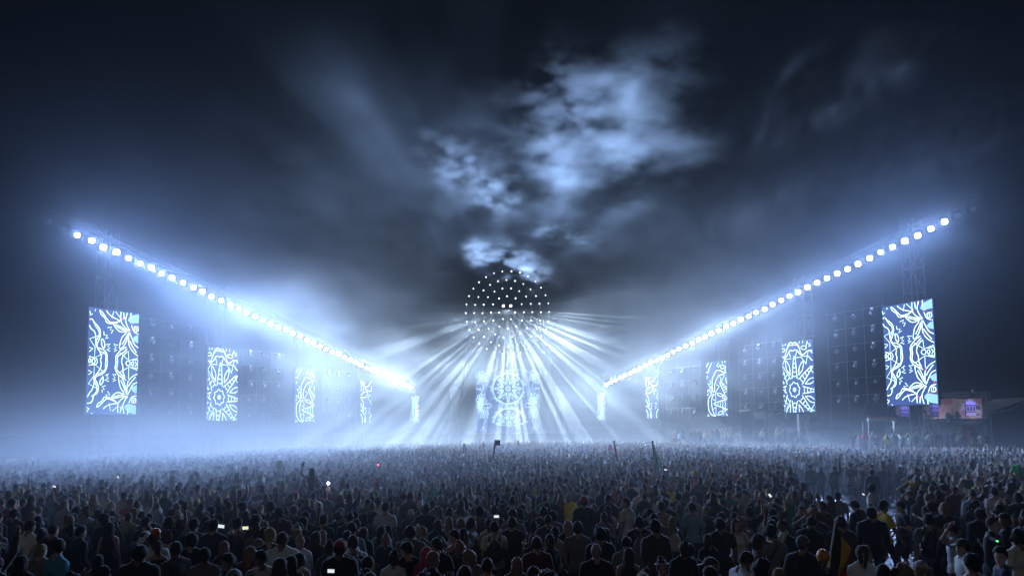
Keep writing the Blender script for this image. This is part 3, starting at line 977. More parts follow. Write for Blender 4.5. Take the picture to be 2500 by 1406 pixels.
# ------------------------------------------------------------------ bars and tents behind the right-hand crowd
# patterned banner print
m, nt, b = new_mat('banner_print')
tc = nt.nodes.new('ShaderNodeTexCoord')
vo = nt.nodes.new('ShaderNodeTexVoronoi'); vo.inputs['Scale'].default_value = 1.15; vo.feature = 'F1'
vd = nt.nodes.new('ShaderNodeTexVoronoi'); vd.inputs['Scale'].default_value = 1.15; vd.feature = 'DISTANCE_TO_EDGE'
nt.links.new(tc.outputs['Object'], vo.inputs['Vector']); nt.links.new(tc.outputs['Object'], vd.inputs['Vector'])
cr = nt.nodes.new('ShaderNodeValToRGB'); cr.color_ramp.interpolation = 'CONSTANT'
els = cr.color_ramp.elements
els[0].position = 0.0; els[0].color = (0.05, 0.06, 0.09, 1)
els[1].position = 0.28; els[1].color = (0.36, 0.22, 0.22, 1)
for p, c in ((0.5, (0.30, 0.28, 0.24, 1)), (0.72, (0.40, 0.34, 0.20, 1)), (0.86, (0.32, 0.14, 0.14, 1))):
    e = els.new(p); e.color = c
sx = nt.nodes.new('ShaderNodeSeparateColor'); nt.links.new(vo.outputs['Color'], sx.inputs[0]); nt.links.new(sx.outputs[0], cr.inputs['Fac'])
gt = nt.nodes.new('ShaderNodeMath'); gt.operation = 'GREATER_THAN'; gt.inputs[1].default_value = 0.09; nt.links.new(vd.outputs['Distance'], gt.inputs[0])
mx = nt.nodes.new('ShaderNodeMix'); mx.data_type = 'RGBA'
mx.inputs['A'].default_value = (0.34, 0.30, 0.26, 1)
nt.links.new(gt.outputs[0], mx.inputs['Factor']); nt.links.new(cr.outputs['Color'], mx.inputs['B']); nt.links.new(mx.outputs['Result'], b.inputs['Base Color'])
b.inputs['Roughness'].default_value = 0.85
M['banner'] = m
M['sign_lilac'] = plain('sign_lilac', (0.35, 0.33, 0.55), 0.7, 0, 0.15)
M['sign_ink'] = plain('sign_ink', (0.06, 0.06, 0.12), 0.8)
M['yellow_poster'] = plain('yellow_poster', (0.55, 0.42, 0.10), 0.7, 0, 0.2, 2.0)
M['orange_print'] = plain('orange_print', (0.50, 0.16, 0.07), 0.7, 0, 0.4, 3.0)

def block(root, nm, x0, x1, y0, y1, z0, z1, mat):
    o = root.location
    bb = MB(); bb.box(((x0 + x1) / 2 - o.x, (y0 + y1) / 2 - o.y, (z0 + z1) / 2 - o.z), (x1 - x0, y1 - y0, z1 - z0))
    return bb.build(nm, mat, root)

# bar with the patterned fascia
BY = 64.0
pz = lambda px, py, Y=BY: at(px, py, Y)
L_, R_x = pz(2258, 1010).x, pz(2412, 1010).x
zt, zm, zb = pz(2350, 972).z, pz(2350, 1021).z, pz(2350, 1029).z
bar = empty('bar_stall', ((L_ + R_x) / 2, BY, 0))
block(bar, 'fascia', L_, R_x - 0.5, BY, BY + 0.12, zm, zt, M['banner'])
cx = pz(2369, 1000).x
block(bar, 'sign_board', cx - 0.45, cx + 0.45, BY - 0.08, BY - 0.01, zm + 0.25, zt - 0.35, M['sign_lilac'])
for k, (z0, z1) in enumerate(((0.62, 0.66), (0.30, 0.34))):
    zz = lambda t: zm + (zt - zm) * t
    block(bar, 'sign_rule', cx - 0.5, cx + 0.5, BY - 0.11, BY - 0.085, zz(z0), zz(z1), M['sign_ink'])
for k in range(3):
    xx = cx - 0.34 + k * 0.27
    block(bar, 'sign_letter', xx, xx + 0.16, BY - 0.11, BY - 0.085, zz(0.38), zz(0.56), M['sign_ink'])
for a, c in (((L_, BY - 0.1, zt + 0.35), (R_x, BY - 0.1, zt + 0.35)), ((L_, BY - 0.1, zm - 0.25), (R_x, BY - 0.1, zm - 0.25))):
    truss(bar, a, c, 0.32, 0.028, 0.45)
truss(bar, (R_x - 0.2, BY - 0.15, 0), (R_x - 0.2, BY - 0.15, zt + 0.6), 0.42, 0.03, 0.6)
truss(bar, (L_ + 0.1, BY - 0.15, 0), (L_ + 0.1, BY - 0.15, zt + 0.6), 0.42, 0.03, 0.6)
block(bar, 'awning_panel', L_ + 0.4, R_x - 0.5, BY + 0.4, BY + 0.5, pz(2350, 1036).z, zb - 0.02, M['white_panel'])
block(bar, 'poster', pz(2349, 1045).x, R_x - 0.55, BY + 0.55, BY + 0.62, 0.9, pz(2370, 1038).z, M['yellow_poster'])
block(bar, 'poster_print', pz(2358, 1045).x, pz(2386, 1045).x, BY + 0.50, BY + 0.54, 1.6, pz(2370, 1041).z, M['orange_print'])
block(bar, 'counter', L_ + 0.4, R_x - 0.5, BY - 0.05, BY + 0.35, 0, 1.1, M['grey_panel'])
tag(bar, 'bar stall with a patterned pink and beige fascia between trusses', 'stall')
spot = bpy.data.lights.new('sign_lamp', 'SPOT'); spot.energy = 180; spot.color = (0.25, 0.25, 1.0); spot.spot_size = R(60); spot.shadow_soft_size = 0.1
so = link('sign_lamp', spot, bar); so.location = (cx - bar.location.x, -0.9, zt + 0.5); so.rotation_euler = (R(25), 0, 0)
block(bar, 'lamp_can', cx - 0.12, cx + 0.12, BY - 0.75, BY - 0.5, zt + 0.55, zt + 0.75, M['black_metal'])

for k, xl in enumerate((L_ + 1.2, R_x - 1.4)):
    sp_ = bpy.data.lights.new('added_wash', 'SPOT'); sp_.energy = 85; sp_.color = (0.85, 0.78, 1.0); sp_.spot_size = R(110); sp_.spot_blend = 0.8; sp_.shadow_soft_size = 0.1  # added lamps that brighten the fascia
    so = link('added_wash', sp_, bar); so.location = (xl - bar.location.x, -1.6, zm - 0.1); so.rotation_euler = (R(125), 0, 0)
    block(bar, 'lamp_can', xl - 0.1, xl + 0.1, BY - 1.8, BY - 1.62, zm - 0.3, zm - 0.12, M['black_metal'])
    block(bar, 'added_lamp_arm', xl - 0.03, xl + 0.03, BY - 1.75, BY - 0.2, zm - 0.36, zm - 0.31, M['black_metal'])  # can and arm made up to carry the added lamp

# smaller patterned panels left of it
for nm, x0p, x1p, y0p, y1p, lab in (('fabric_banner', 2187, 2222, 990, 1020, 'small patterned banner under the outer right screen, next to the white hatch'), ('fabric_banner', 2268 - 1, 2269 + 22, 984, 1018, 'lilac banner panel directly below the right corner of the outer screen')):
    Y = 62.5
    x0, x1 = at(x0p, 1000, Y).x, at(x1p, 1000, Y).x
    z0, z1 = at(x0p, y1p, Y).z, at(x0p, y0p, Y).z
    r_ = empty(nm, ((x0 + x1) / 2, Y, 0))
    block(r_, 'cloth', x0, x1, Y, Y + 0.05, z0, z1, M['banner'])
    xm = x0 * 0.4 + x1 * 0.6
    block(r_, 'sign_board', xm - 0.35, xm + 0.35, Y - 0.06, Y - 0.01, z0 + 0.1, z1 - 0.1, M['sign_lilac'])
    for t in (0.3, 0.62):
        block(r_, 'sign_rule', xm - 0.38, xm + 0.38, Y - 0.09, Y - 0.065, z0 + (z1 - z0) * t, z0 + (z1 - z0) * t + 0.05, M['sign_ink'])
    for xx in (x0, x1):
        bb = MB(); bb.tube((xx - r_.location.x, 0.1, 0), (xx - r_.location.x, 0.1, z1 + 0.1), 0.04, 6); bb.build('post', M['aluminium'], r_)
    bl = bpy.data.lights.new('sign_lamp', 'SPOT'); bl.energy = 70; bl.color = (0.35, 0.32, 1.0); bl.spot_size = R(90); bl.spot_blend = 0.8; bl.shadow_soft_size = 0.08  # violet lamp added to brighten this banner
    bo = link('sign_lamp', bl, r_); bo.location = (xm - r_.location.x, -1.0, z1 + 0.3); bo.rotation_euler = (R(40), 0, 0)
    block(r_, 'lamp_can', xm - 0.1, xm + 0.1, Y - 1.15, Y - 1.02, z1 + 0.34, z1 + 0.5, M['black_metal'])
    block(r_, 'added_lamp_arm', xm - 0.025, xm + 0.025, Y - 1.1, Y + 0.1, z1 + 0.5, z1 + 0.55, M['black_metal'])  # made-up can and arm for the banner's added lamp
    tag(r_, lab, 'banner', 'banner panels')

# white serving hatch with a red edge, dark box above
Y = 61.0
x0, x1 = at(2118, 1000, Y).x, at(2186, 1000, Y).x
hatch = empty('serving_hatch', ((x0 + x1) / 2, Y, 0))
za, zc, zd = at(2150, 986, Y).z, at(2150, 1019, Y).z, at(2150, 1027, Y).z
block(hatch, 'upper_box', x0, x1, Y, Y + 0.5, zc, za, M['soot_black'])
block(hatch, 'red_edge', x0 - 0.05, x1 + 0.05, Y - 0.1, Y - 0.005, zc - 0.02, zc + 0.14, M['red_trim'])
block(hatch, 'lintel', x0, x1, Y - 0.06, Y + 0.2, zd, zc - 0.03, M['white_panel'])
block(hatch, 'jamb', x0, x0 + 0.2, Y - 0.06, Y + 0.1, 0, zd - 0.003, M['grey_panel'])
block(hatch, 'jamb', x1 - 0.2, x1, Y - 0.06, Y + 0.2, 0, zd - 0.003, M['white_panel'])
block(hatch, 'back_wall', x0 + 0.26, x1 - 0.21, Y + 1.5, Y + 1.6, 0, zd - 0.003, M['grey_panel'])
block(hatch, 'counter', x0 + 0.26, x1 - 0.21, Y - 0.05, Y + 0.4, 0, 1.05, M['white_panel'])
tag(hatch, 'white serving hatch with a red top edge below the outer right screen', 'stall')

# marquee at the right edge
Y = 66.0
tent = empty('marquee', (at(2470, 1010, Y).x, Y, 0))
ox = tent.location.x
xa, xb = at(2418, 1000, Y).x - ox, at(2418, 1000, Y).x - ox + 9
ze, zr = at(2420, 1010, Y).z, at(2500, 984, Y).z + 0.6
n = 8
for k in range(2):
    bb = MB()
    vs, fs = [], []
    for i in range(n + 1):
        t = i / n
        sag = -0.28 * math.sin(math.pi * t)
        xx = xa + (xb - xa) * 0.5 * t if k == 0 else xb + (xa - xb) * 0.5 * t
        vs += [(xx, 0, ze + (zr - ze) * t + sag), (xx, 6, ze + (zr - ze) * t + sag)]
    fs = [(2 * i, 2 * i + 1, 2 * i + 3, 2 * i + 2) for i in range(n)]
    bb.add(vs, fs)
    bb.build('roof', M['canvas'], tent)
bb = MB(); bb.add([(xa, 0, 0.0), (xb, 0, 0.0), (xb, 0, ze), ((xa + xb) / 2, 0, zr), (xa, 0, ze)], [(0, 1, 2, 3, 4)])
g_ = bb.build('gable', M['dark_box'], tent); g_.location = (0, 0.6, 0)
for xx in (xa, (xa + xb) / 2, xb):
    bb = MB(); bb.tube((xx, 0, 0), (xx, 0, ze if xx != (xa + xb) / 2 else zr), 0.06, 8); bb.build('pole', M['aluminium'], tent)
tag(tent, 'pale canvas marquee roof at the right edge behind the crowd', 'tent')

# container bar between the second and third right screens, with a pale sign
Y = 76.0
x0, x1 = at(1838, 1030, Y).x, at(1948, 1030, Y).x
cont = empty('container_bar', ((x0 + x1) / 2, Y, 0))
zt = at(1890, 1003, Y).z
block(cont, 'roof', x0 - 0.2, x1 + 0.2, Y, Y + 4, zt + 0.05, zt + 0.2, M['dark_box'])
block(cont, 'back_wall', x0, x1, Y + 3.8, Y + 4, 0, zt + 0.04, M['dark_box'])
block(cont, 'counter', x0, x1, Y, Y + 0.5, 0, 1.1, M['dark_box'])
block(cont, 'corner_post', x0 - 0.1, x0 + 0.02, Y - 0.1, Y + 0.02, 0, zt + 0.04, M['aluminium'])
block(cont, 'corner_post', x1 - 0.02, x1 + 0.1, Y - 0.1, Y + 0.02, 0, zt + 0.04, M['aluminium'])
z0, z1 = at(1860, 1023, Y).z, at(1860, 1006, Y).z
xs = at(1868, 1010, Y).x
block(cont, 'sign_panel', x0 + 0.1, xs, Y - 0.12, Y - 0.04, z0, z1, M['white_panel'])
for pxs in (1882, 1903, 1924):
    xc = at(pxs, 1010, Y).x
    bb = MB()
    for i in range(16):
        t0, t1 = 2 * math.pi * i / 16 + 0.5, 2 * math.pi * (i + 1) / 16 + 0.5
        if i in (0, 15):
            continue
        rr_ = (z1 - z0) * 0.45
        bb.tube((xc + rr_ * 0.8 * math.cos(t0) - cont.location.x, -0.1, (z0 + z1) / 2 + rr_ * math.sin(t0)), (xc + rr_ * 0.8 * math.cos(t1) - cont.location.x, -0.1, (z0 + z1) / 2 + rr_ * math.sin(t1)), 0.05, 5)
    bb.build('sign_letter', M['white_panel'], cont)
tag(cont, 'dark container bar with a pale sign, left of the second right screen', 'stall')
pp = at(1957, 1030, 72.0)
pil = empty('advert_pillar', (pp.x, 72.0, 0))
hgt = at(1957, 1010, 72.0).z
bb = MB(); bb.box((0, 0, hgt / 2), (0.75, 0.5, hgt)); bb.build('panel', M['white_panel'], pil)
bb = MB(); bb.box((0.02, -0.27, hgt * 0.62), (0.6, 0.03, 0.5)); bb.build('poster', M['grey_panel'], pil)
bb = MB(); bb.box((0, 0, 0.05), (1.0, 0.8, 0.1)); bb.build('base', M['dark_box'], pil)
tag(pil, 'pale advertising pillar right below the second right screen', 'pillar')

# raised decks that lift the rear spectators on the right
DECKS = []
for (pxa, pxb, Y, hz_, lab) in ((2090, 2400, 57.0, 1.0, 'low wooden deck of spectators below the outer right screen'), (1640, 1800, 78.0, 1.3, 'low wooden deck of spectators below the third right screen'), (1850, 1965, 70.0, 1.4, 'low wooden deck of spectators below the second right screen')):
    xa, xb = at(pxa, 1060, Y).x, at(pxb, 1060, Y).x
    d = empty('viewing_deck', ((xa + xb) / 2, Y, 0))
    w = xb - xa
    npl = 8
    for i in range(npl):
        bb = MB(); bb.box((0, -1.4 + 2.8 * (i + 0.5) / npl, hz_ - 0.03), (w, 2.8 / npl - 0.02, 0.05)); bb.build('plank', M['grey_panel'], d)
    bb = MB(); bb.box((0, -1.45, hz_ / 2 - 0.05), (w, 0.06, hz_ - 0.1)); bb.build('skirt', M['dark_box'], d)
    tag(d, lab, 'deck', 'viewing decks')
    DECKS.append((xa, xb, Y, hz_))

# ------------------------------------------------------------------ people
M['skin'] = tinted('skin', 0.55, 0.12, 14.0, 0.4)
M['cloth'] = tinted('cloth', 0.85, 0.28, 7.0, 0.2, 0.25)
M['hair'] = tinted('hair', 0.75, 0.45, 40.0, 0.25)
M['leather'] = tinted('leather', 0.5, 0.3, 12.0, 0.4)
M['eye'] = plain('eye', (0.015, 0.012, 0.01), 0.3, 0, 0.1)
M['lip'] = plain('lip', (0.30, 0.10, 0.09), 0.5, 0, 0.1)

NECK = Vector((0, 0.0, 1.50))
def lerp(a, b, t):
    return a + (b - a) * t

class Pose:
    """joints of a standing figure, 1.76 m tall, that faces +Y"""
    def __init__(self, la, ra, head=(0, 0, 0), lean=0.0, legs=0, sex='m', twist=0.0, bow=0.0):
        # la, ra: elbow and wrist offsets from the shoulder; head: yaw, pitch, roll
        k = 1.0 if sex == 'm' else 0.87
        self.k, self.sex = k, sex
        self.head_m = Matrix.Rotation(head[0], 3, 'Z') @ Matrix.Rotation(head[1], 3, 'X') @ Matrix.Rotation(head[2], 3, 'Y')
        sw = 0.185 * k
        self.lean = lean
        S = {}
        for s, arm in ((-1, la), (1, ra)):
            sh = Vector((s * sw, 0.0, 1.415))
            el = sh + Vector((s * arm[0][0], arm[0][1], arm[0][2]))
            wr = sh + Vector((s * arm[1][0], arm[1][1], arm[1][2]))
            S[s] = (sh, el, wr)
        self.arm = S
        L = {}
        for s in (-1, 1):
            hip = Vector((s * 0.09, 0, 0.93))
            if legs == 0:
                kn, an, to = Vector((s * 0.105, 0.02, 0.50)), Vector((s * 0.115, -0.03, 0.08)), Vector((s * 0.14, 0.13, 0.035))
            elif legs == 1:                                 # weight on one leg
                o = 0.05 if s > 0 else 0.0
                kn, an, to = Vector((s * 0.12, 0.03 + o, 0.50)), Vector((s * 0.15, -0.02 + o, 0.08)), Vector((s * 0.2, 0.14 + o, 0.035))
            elif legs == 2:                                 # mid-stride
                f = s
                kn = Vector((s * 0.10, 0.16 if f > 0 else 0.02, 0.52))
                an = Vector((s * 0.10, 0.26 if f > 0 else -0.30, 0.09 if f > 0 else 0.16))
                to = Vector((s * 0.11, 0.42 if f > 0 else -0.18, 0.05 if f > 0 else 0.05))
            else:                                           # seated on someone's shoulders
                kn, an, to = Vector((s * 0.16, 0.38, 0.90)), Vector((s * 0.14, 0.30, 0.48)), Vector((s * 0.14, 0.42, 0.42))
            L[s] = (hip, kn, an, to)
        self.leg = L
    def head_pt(self, p):
        return NECK + self.head_m @ (Vector(p) - NECK)

def body_solids(P, lod=False):
    """list of (kind, a, b, ra, rb / radii, bone) of which the body is grown"""
    k = P.k
    out = []
    cap = lambda a, b, ra, rb, bone: out.append(('c', Vector(a), Vector(b), ra, rb, bone))
    ell = lambda c, r, bone, rot=None: out.append(('e', Vector(c), r, rot, None, bone))
    ell((0, 0.0, 1.29), (0.165 * k, 0.108, 0.19), 'torso')
    ell((0, 0.0, 1.11), (0.138 * k, 0.10, 0.17), 'torso')
    ell((0, -0.01, 0.96), (0.158 if P.sex == 'm' else 0.168, 0.118, 0.13), 'hips')
    if P.sex == 'f':
        for s in (-1, 1):
            ell((s * 0.07, 0.075, 1.27), (0.062, 0.06, 0.062), 'torso')
    cap((-0.15 * k, -0.01, 1.415), (0.15 * k, -0.01, 1.415), 0.062, 0.062, 'torso')
    cap((0, -0.005, 1.40), P.head_pt((0, 0.01, 1.58)), 0.066 * k, 0.054 * k, 'neck')
    for s in (-1, 1):
        cap((s * 0.05, -0.01, 1.485), (s * 0.13 * k, -0.01, 1.435), 0.045, 0.05, 'torso')
        sh, el, wr = P.arm[s]
        cap(sh, el, 0.055 * k, 0.040 * k, 'uarm')
        cap(el, wr, 0.041 * k, 0.027 * k, 'farm')
        hip, kn, an, to = P.leg[s]
        cap(hip, kn, 0.088, 0.056, 'thigh')
        cap(kn, an, 0.056, 0.036, 'calf')
        cap(an - Vector((0, 0.02, 0.03)), to, 0.042, 0.034, 'foot')
    hr = P.head_m
    ell(P.head_pt((0, 0.005, 1.650)), (0.077, 0.098, 0.110), 'head', hr)
    ell(P.head_pt((0, 0.035, 1.590)), (0.058, 0.066, 0.070), 'head', hr)
    if not lod:
        ell(P.head_pt((0, 0.104, 1.620)), (0.013, 0.024, 0.022), 'head', hr)
        ell(P.head_pt((0, 0.088, 1.545)), (0.026, 0.02, 0.018), 'head', hr)
        for s in (-1, 1):
            ell(P.head_pt((s * 0.079, 0.0, 1.625)), (0.012, 0.022, 0.032), 'head', hr)
    return out

def solids_mesh(sol, nu=12):
    b = MB()
    for q in sol:
        if q[0] == 'c':
            b.tube(q[1], q[2], q[3], nu, q[4])
            b.ball(q[1], q[3], nu, 8); b.ball(q[2], q[4], nu, 8)
        else:
            b.ball(q[1], q[2], nu + 2, 10, q[3])
    return b

def grow(mb, voxel, smooth_it=3, ratio=None):
    """one continuous skin around the shapes: positions, faces"""
    me = mb.mesh('grow', M['skin'])
    o = bpy.data.objects.new('grow', me)
    col.objects.link(o)
    r = o.modifiers.new('r', 'REMESH'); r.mode = 'VOXEL'; r.voxel_size = voxel
    s = o.modifiers.new('s', 'SMOOTH'); s.iterations = smooth_it; s.factor = 0.5
    if ratio:
        d = o.modifiers.new('d', 'DECIMATE'); d.ratio = ratio
    dg = bpy.context.evaluated_depsgraph_get()
    ev = o.evaluated_get(dg)
    m2 = ev.to_mesh()
    V = np.empty(len(m2.vertices) * 3, np.float32); m2.vertices.foreach_get('co', V)
    Nn = np.empty(len(m2.vertices) * 3, np.float32); m2.vertices.foreach_get('normal', Nn)
    F = [tuple(p.vertices) for p in m2.polygons]
    ev.to_mesh_clear()
    bpy.data.objects.remove(o)
    bpy.data.meshes.remove(me)
    return V.reshape(-1, 3), Nn.reshape(-1, 3), F

def bone_of(V, sol):
    """nearest shape of each vertex, and how far along it"""
    best = np.full(len(V), 1e9); idx = np.zeros(len(V), int); tt = np.zeros(len(V))
    for i, q in enumerate(sol):
        if q[0] == 'c':
            a, b = np.array(q[1]), np.array(q[2])
            d = b - a
            t = np.clip(((V - a) @ d) / (d @ d + 1e-9), 0, 1)
            dist = np.linalg.norm(V - (a + t[:, None] * d), axis=1) - (q[3] + (q[4] - q[3]) * t)
        else:
            R_ = np.array(q[3]) if q[3] is not None else np.eye(3)
            l = (V - np.array(q[1])) @ R_
            e = np.linalg.norm(l / np.array(q[2]), axis=1)
            dist = (e - 1) * min(q[2])
            t = np.zeros(len(V))
        m = dist < best
        best[m], idx[m], tt[m] = dist[m], i, t[m]
    names = np.array([q[5] for q in sol], dtype=object)[idx]
    return names, tt

def folds(V, s, seed):
    p = V * s
    return (np.sin(p[:, 0] * 2.1 + p[:, 2] * 3.7 + seed) + np.sin(p[:, 1] * 3.3 - p[:, 2] * 2.2 + 1.7 * seed) + np.sin(p[:, 2] * 5.1 + p[:, 0] * 4.0)) / 3

def sub_mesh(name, V, F, keep, mat):
    """the faces whose corners are all kept"""
    used = {}
    fs = []
    for f in F:
        if all(keep[i] for i in f):
            fs.append(tuple(used.setdefault(i, len(used)) for i in f))
    vs = [None] * len(used)
    for i, k in used.items():
        vs[k] = tuple(V[i])
    me = bpy.data.meshes.new(name)
    me.from_pydata(vs, [], fs)
    me.materials.append(mat)
    me.polygons.foreach_set('use_smooth', [True] * len(fs))
    me.update()
    return me

def hand_shape(b, el, wr, s, curl):
    d = (wr - el).normalized()
    side = d.cross(Vector((0, 1, 0)))
    if side.length < 0.2:
        side = d.cross(Vector((1, 0, 0)))
    side.normalize()
    nrm = d.cross(side).normalized()
    # palm
    vs = []
    for t, w, h in ((-0.01, 0.026, 0.02), (0.04, 0.036, 0.016), (0.085, 0.041, 0.012)):
        c = wr + d * t
        vs += [c + side * w + nrm * h, c - side * w + nrm * h, c - side * w - nrm * h, c + side * w - nrm * h]
    fs = [(0, 1, 2, 3), (11, 10, 9, 8)]
    for k in range(2):
        for i in range(4):
            j = (i + 1) % 4
            fs.append((k * 4 + i, (k + 1) * 4 + i, (k + 1) * 4 + j, k * 4 + j))
    b.add(vs, fs)
    for i, (off, ln) in enumerate(((-0.031, 0.062), (-0.011, 0.080), (0.011, 0.085), (0.031, 0.075))):
        p = wr + d * 0.082 + side * off
        q = p + (d * math.cos(curl) + nrm * math.sin(curl)) * ln * 0.55
        r = q + (d * math.cos(curl * 2.2) + nrm * math.sin(curl * 2.2)) * ln * 0.5
        b.tube(p, q, 0.0095, 5, 0.0088); b.tube(q, r, 0.0088, 5, 0.007)
    p = wr + d * 0.02 + side * 0.034
    q = p + (d * 0.6 + side * 0.7 + nrm * 0.3).normalized() * 0.042
    r = q + (d * 0.9 + side * 0.2 + nrm * 0.4).normalized() * 0.035
    b.tube(p, q, 0.012, 5, 0.0105); b.tube(q, r, 0.0105, 5, 0.008)

DN = ((0.06, -0.02, -0.29), (0.075, 0.06, -0.53))           # hanging arm
BEND = ((0.07, -0.06, -0.27), (0.02, 0.20, -0.20))          # forearm forward
POSES = {
    'stand': Pose(DN, DN), 'stand_f': Pose(DN, DN, sex='f', head=(0.15, 0, 0.05), legs=1),
    'bent': Pose(BEND, ((0.06, -0.03, -0.29), (0.03, 0.12, -0.46)), head=(-0.2, -0.1, 0), legs=1),
    'bent_f': Pose(BEND, BEND, head=(0.25, -0.15, 0.05), sex='f'),
    'arm_up': Pose(DN, ((0.12, 0.08, 0.22), (0.10, 0.14, 0.48)), head=(0.05, 0.1, 0)),
    'arms_up_f': Pose(((0.18, 0.02, 0.20), (0.10, 0.06, 0.44)), ((0.16, 0.05, 0.21), (0.14, 0.1, 0.46)), head=(0, 0.12, 0), sex='f'),
    'phone_up': Pose(DN, ((0.05, 0.16, -0.22), (-0.05, 0.36, 0.02)), head=(0.0, -0.05, 0), legs=1),
    'phone_up_f': Pose(((0.04, 0.17, -0.20), (-0.06, 0.36, 0.06)), ((0.04, 0.17, -0.20), (-0.06, 0.36, 0.06)), sex='f'),
    'look_down': Pose(((0.06, 0.02, -0.28), (-0.06, 0.23, -0.22)), ((0.06, 0.02, -0.28), (-0.06, 0.23, -0.20)), head=(0.1, -0.6, 0)),
    'drink': Pose(DN, ((0.08, 0.14, -0.24), (-0.08, 0.20, 0.06)), head=(-0.35, 0.1, 0)),
    'turned': Pose(DN, BEND, head=(1.0, -0.1, 0), legs=1), 'turned_f': Pose(BEND, DN, head=(-1.0, -0.05, 0), sex='f', legs=1),
    'walk': Pose(((0.06, -0.12, -0.27), (0.07, -0.14, -0.53)), ((0.06, 0.10, -0.28), (0.04, 0.24, -0.47)), legs=2, head=(0.1, -0.05, 0)),
    'hand_head': Pose(((0.20, 0.10, 0.10), (-0.04, 0.02, 0.30)), DN, head=(0.3, -0.2, 0), legs=1),
    'crossed_f': Pose(((0.06, 0.05, -0.28), (-0.20, 0.17, -0.20)), ((0.06, 0.05, -0.28), (-0.18, 0.19, -0.17)), sex='f', head=(-0.4, -0.1, 0.08)),
    'rider': Pose(((0.20, 0.05, 0.16), (0.16, 0.1, 0.42)), ((0.16, 0.12, -0.2), (0.1, 0.3, -0.1)), legs=3, sex='f'),
}
_body, _mesh = {}, {}
def body_data(pose):
    if pose not in _body:
        P = POSES[pose]
        sol = body_solids(P)
        V, N_, F = grow(solids_mesh(sol), 0.024)
        names, tt = bone_of(V, sol)
        HL = (V - np.array(NECK)) @ np.array(P.head_m) + np.array(NECK)      # in the upright head's own frame
        _body[pose] = (V, N_, F, names, tt, HL)
    return _body[pose]

def part_mesh(pose, part):
    key = (pose, part)
    if key in _mesh:
        return _mesh[key]
    P = POSES[pose]
    V, N_, F, nm, tt, HL = body_data(pose)
    z = V[:, 2]
    isin = lambda *a: np.isin(nm, a)
    if part == 'body':
        b = MB(); b.v = [tuple(v) for v in V]; b.f = list(F); b.m = [0] * len(F)
        for s in (-1, 1):
            sh, el, wr = P.arm[s]
            hand_shape(b, el, wr, s, 0.35)
        me = b.mesh('person', M['skin'], True)
    elif part in ('shirt', 'jacket', 'top'):
        if part == 'shirt':
            keep = isin('torso') & (z > 0.86) | isin('hips', 'thigh') & (z > 0.87) | isin('uarm') & (tt < 0.72) | isin('neck') & (z < 1.46)
            off = 0.016
        elif part == 'jacket':
            keep = isin('torso', 'uarm') | isin('hips', 'thigh') & (z > 0.84) | isin('farm') & (tt < 0.93) | isin('neck') & (z < 1.49)
            off = 0.03
        else:
            keep = isin('torso') & (z > 0.93) & ((z < 1.40) | (np.abs(V[:, 0]) < 0.11)) & (z < 1.45) | isin('hips', 'thigh') & (z > 0.91)
            off = 0.012
        hem = np.clip((1.05 - z) / 0.18, 0, 1) * (nm != 'farm') * (nm != 'uarm')
        sl = ((nm == 'uarm') * tt) * (0.02 if part == 'shirt' else 0.0)
        d = off + 0.018 * hem + sl + 0.010 * folds(V, 6.0, len(pose)) * (0.4 + hem)
        me = sub_mesh(part, V + N_ * d[:, None], F, keep, M['cloth'])
    elif part in ('trousers', 'shorts'):
        keep = isin('hips', 'thigh') | isin('torso') & (z < 0.96)
        keep |= isin('calf') & ((tt < 0.93) if part == 'trousers' else (tt < 0.12))
        d = 0.011 + 0.012 * np.clip((0.55 - z) / 0.4, 0, 1) + 0.006 * folds(V, 8.0, 3)
        if part == 'shorts':
            d = d + 0.02 * (z < 0.75)
        me = sub_mesh(part, V + N_ * d[:, None], F, keep & (z < 1.0), M['cloth'])
    elif part in ('shoe-', 'shoe+'):
        keep = isin('foot') & ((V[:, 0] > 0) == (part == 'shoe+'))
        me = sub_mesh('shoe', V + N_ * 0.012, F, keep, M['leather'])
    else:
        me = head_piece(P, part, V, N_, F, nm, HL)
    _mesh[key] = me
    return me

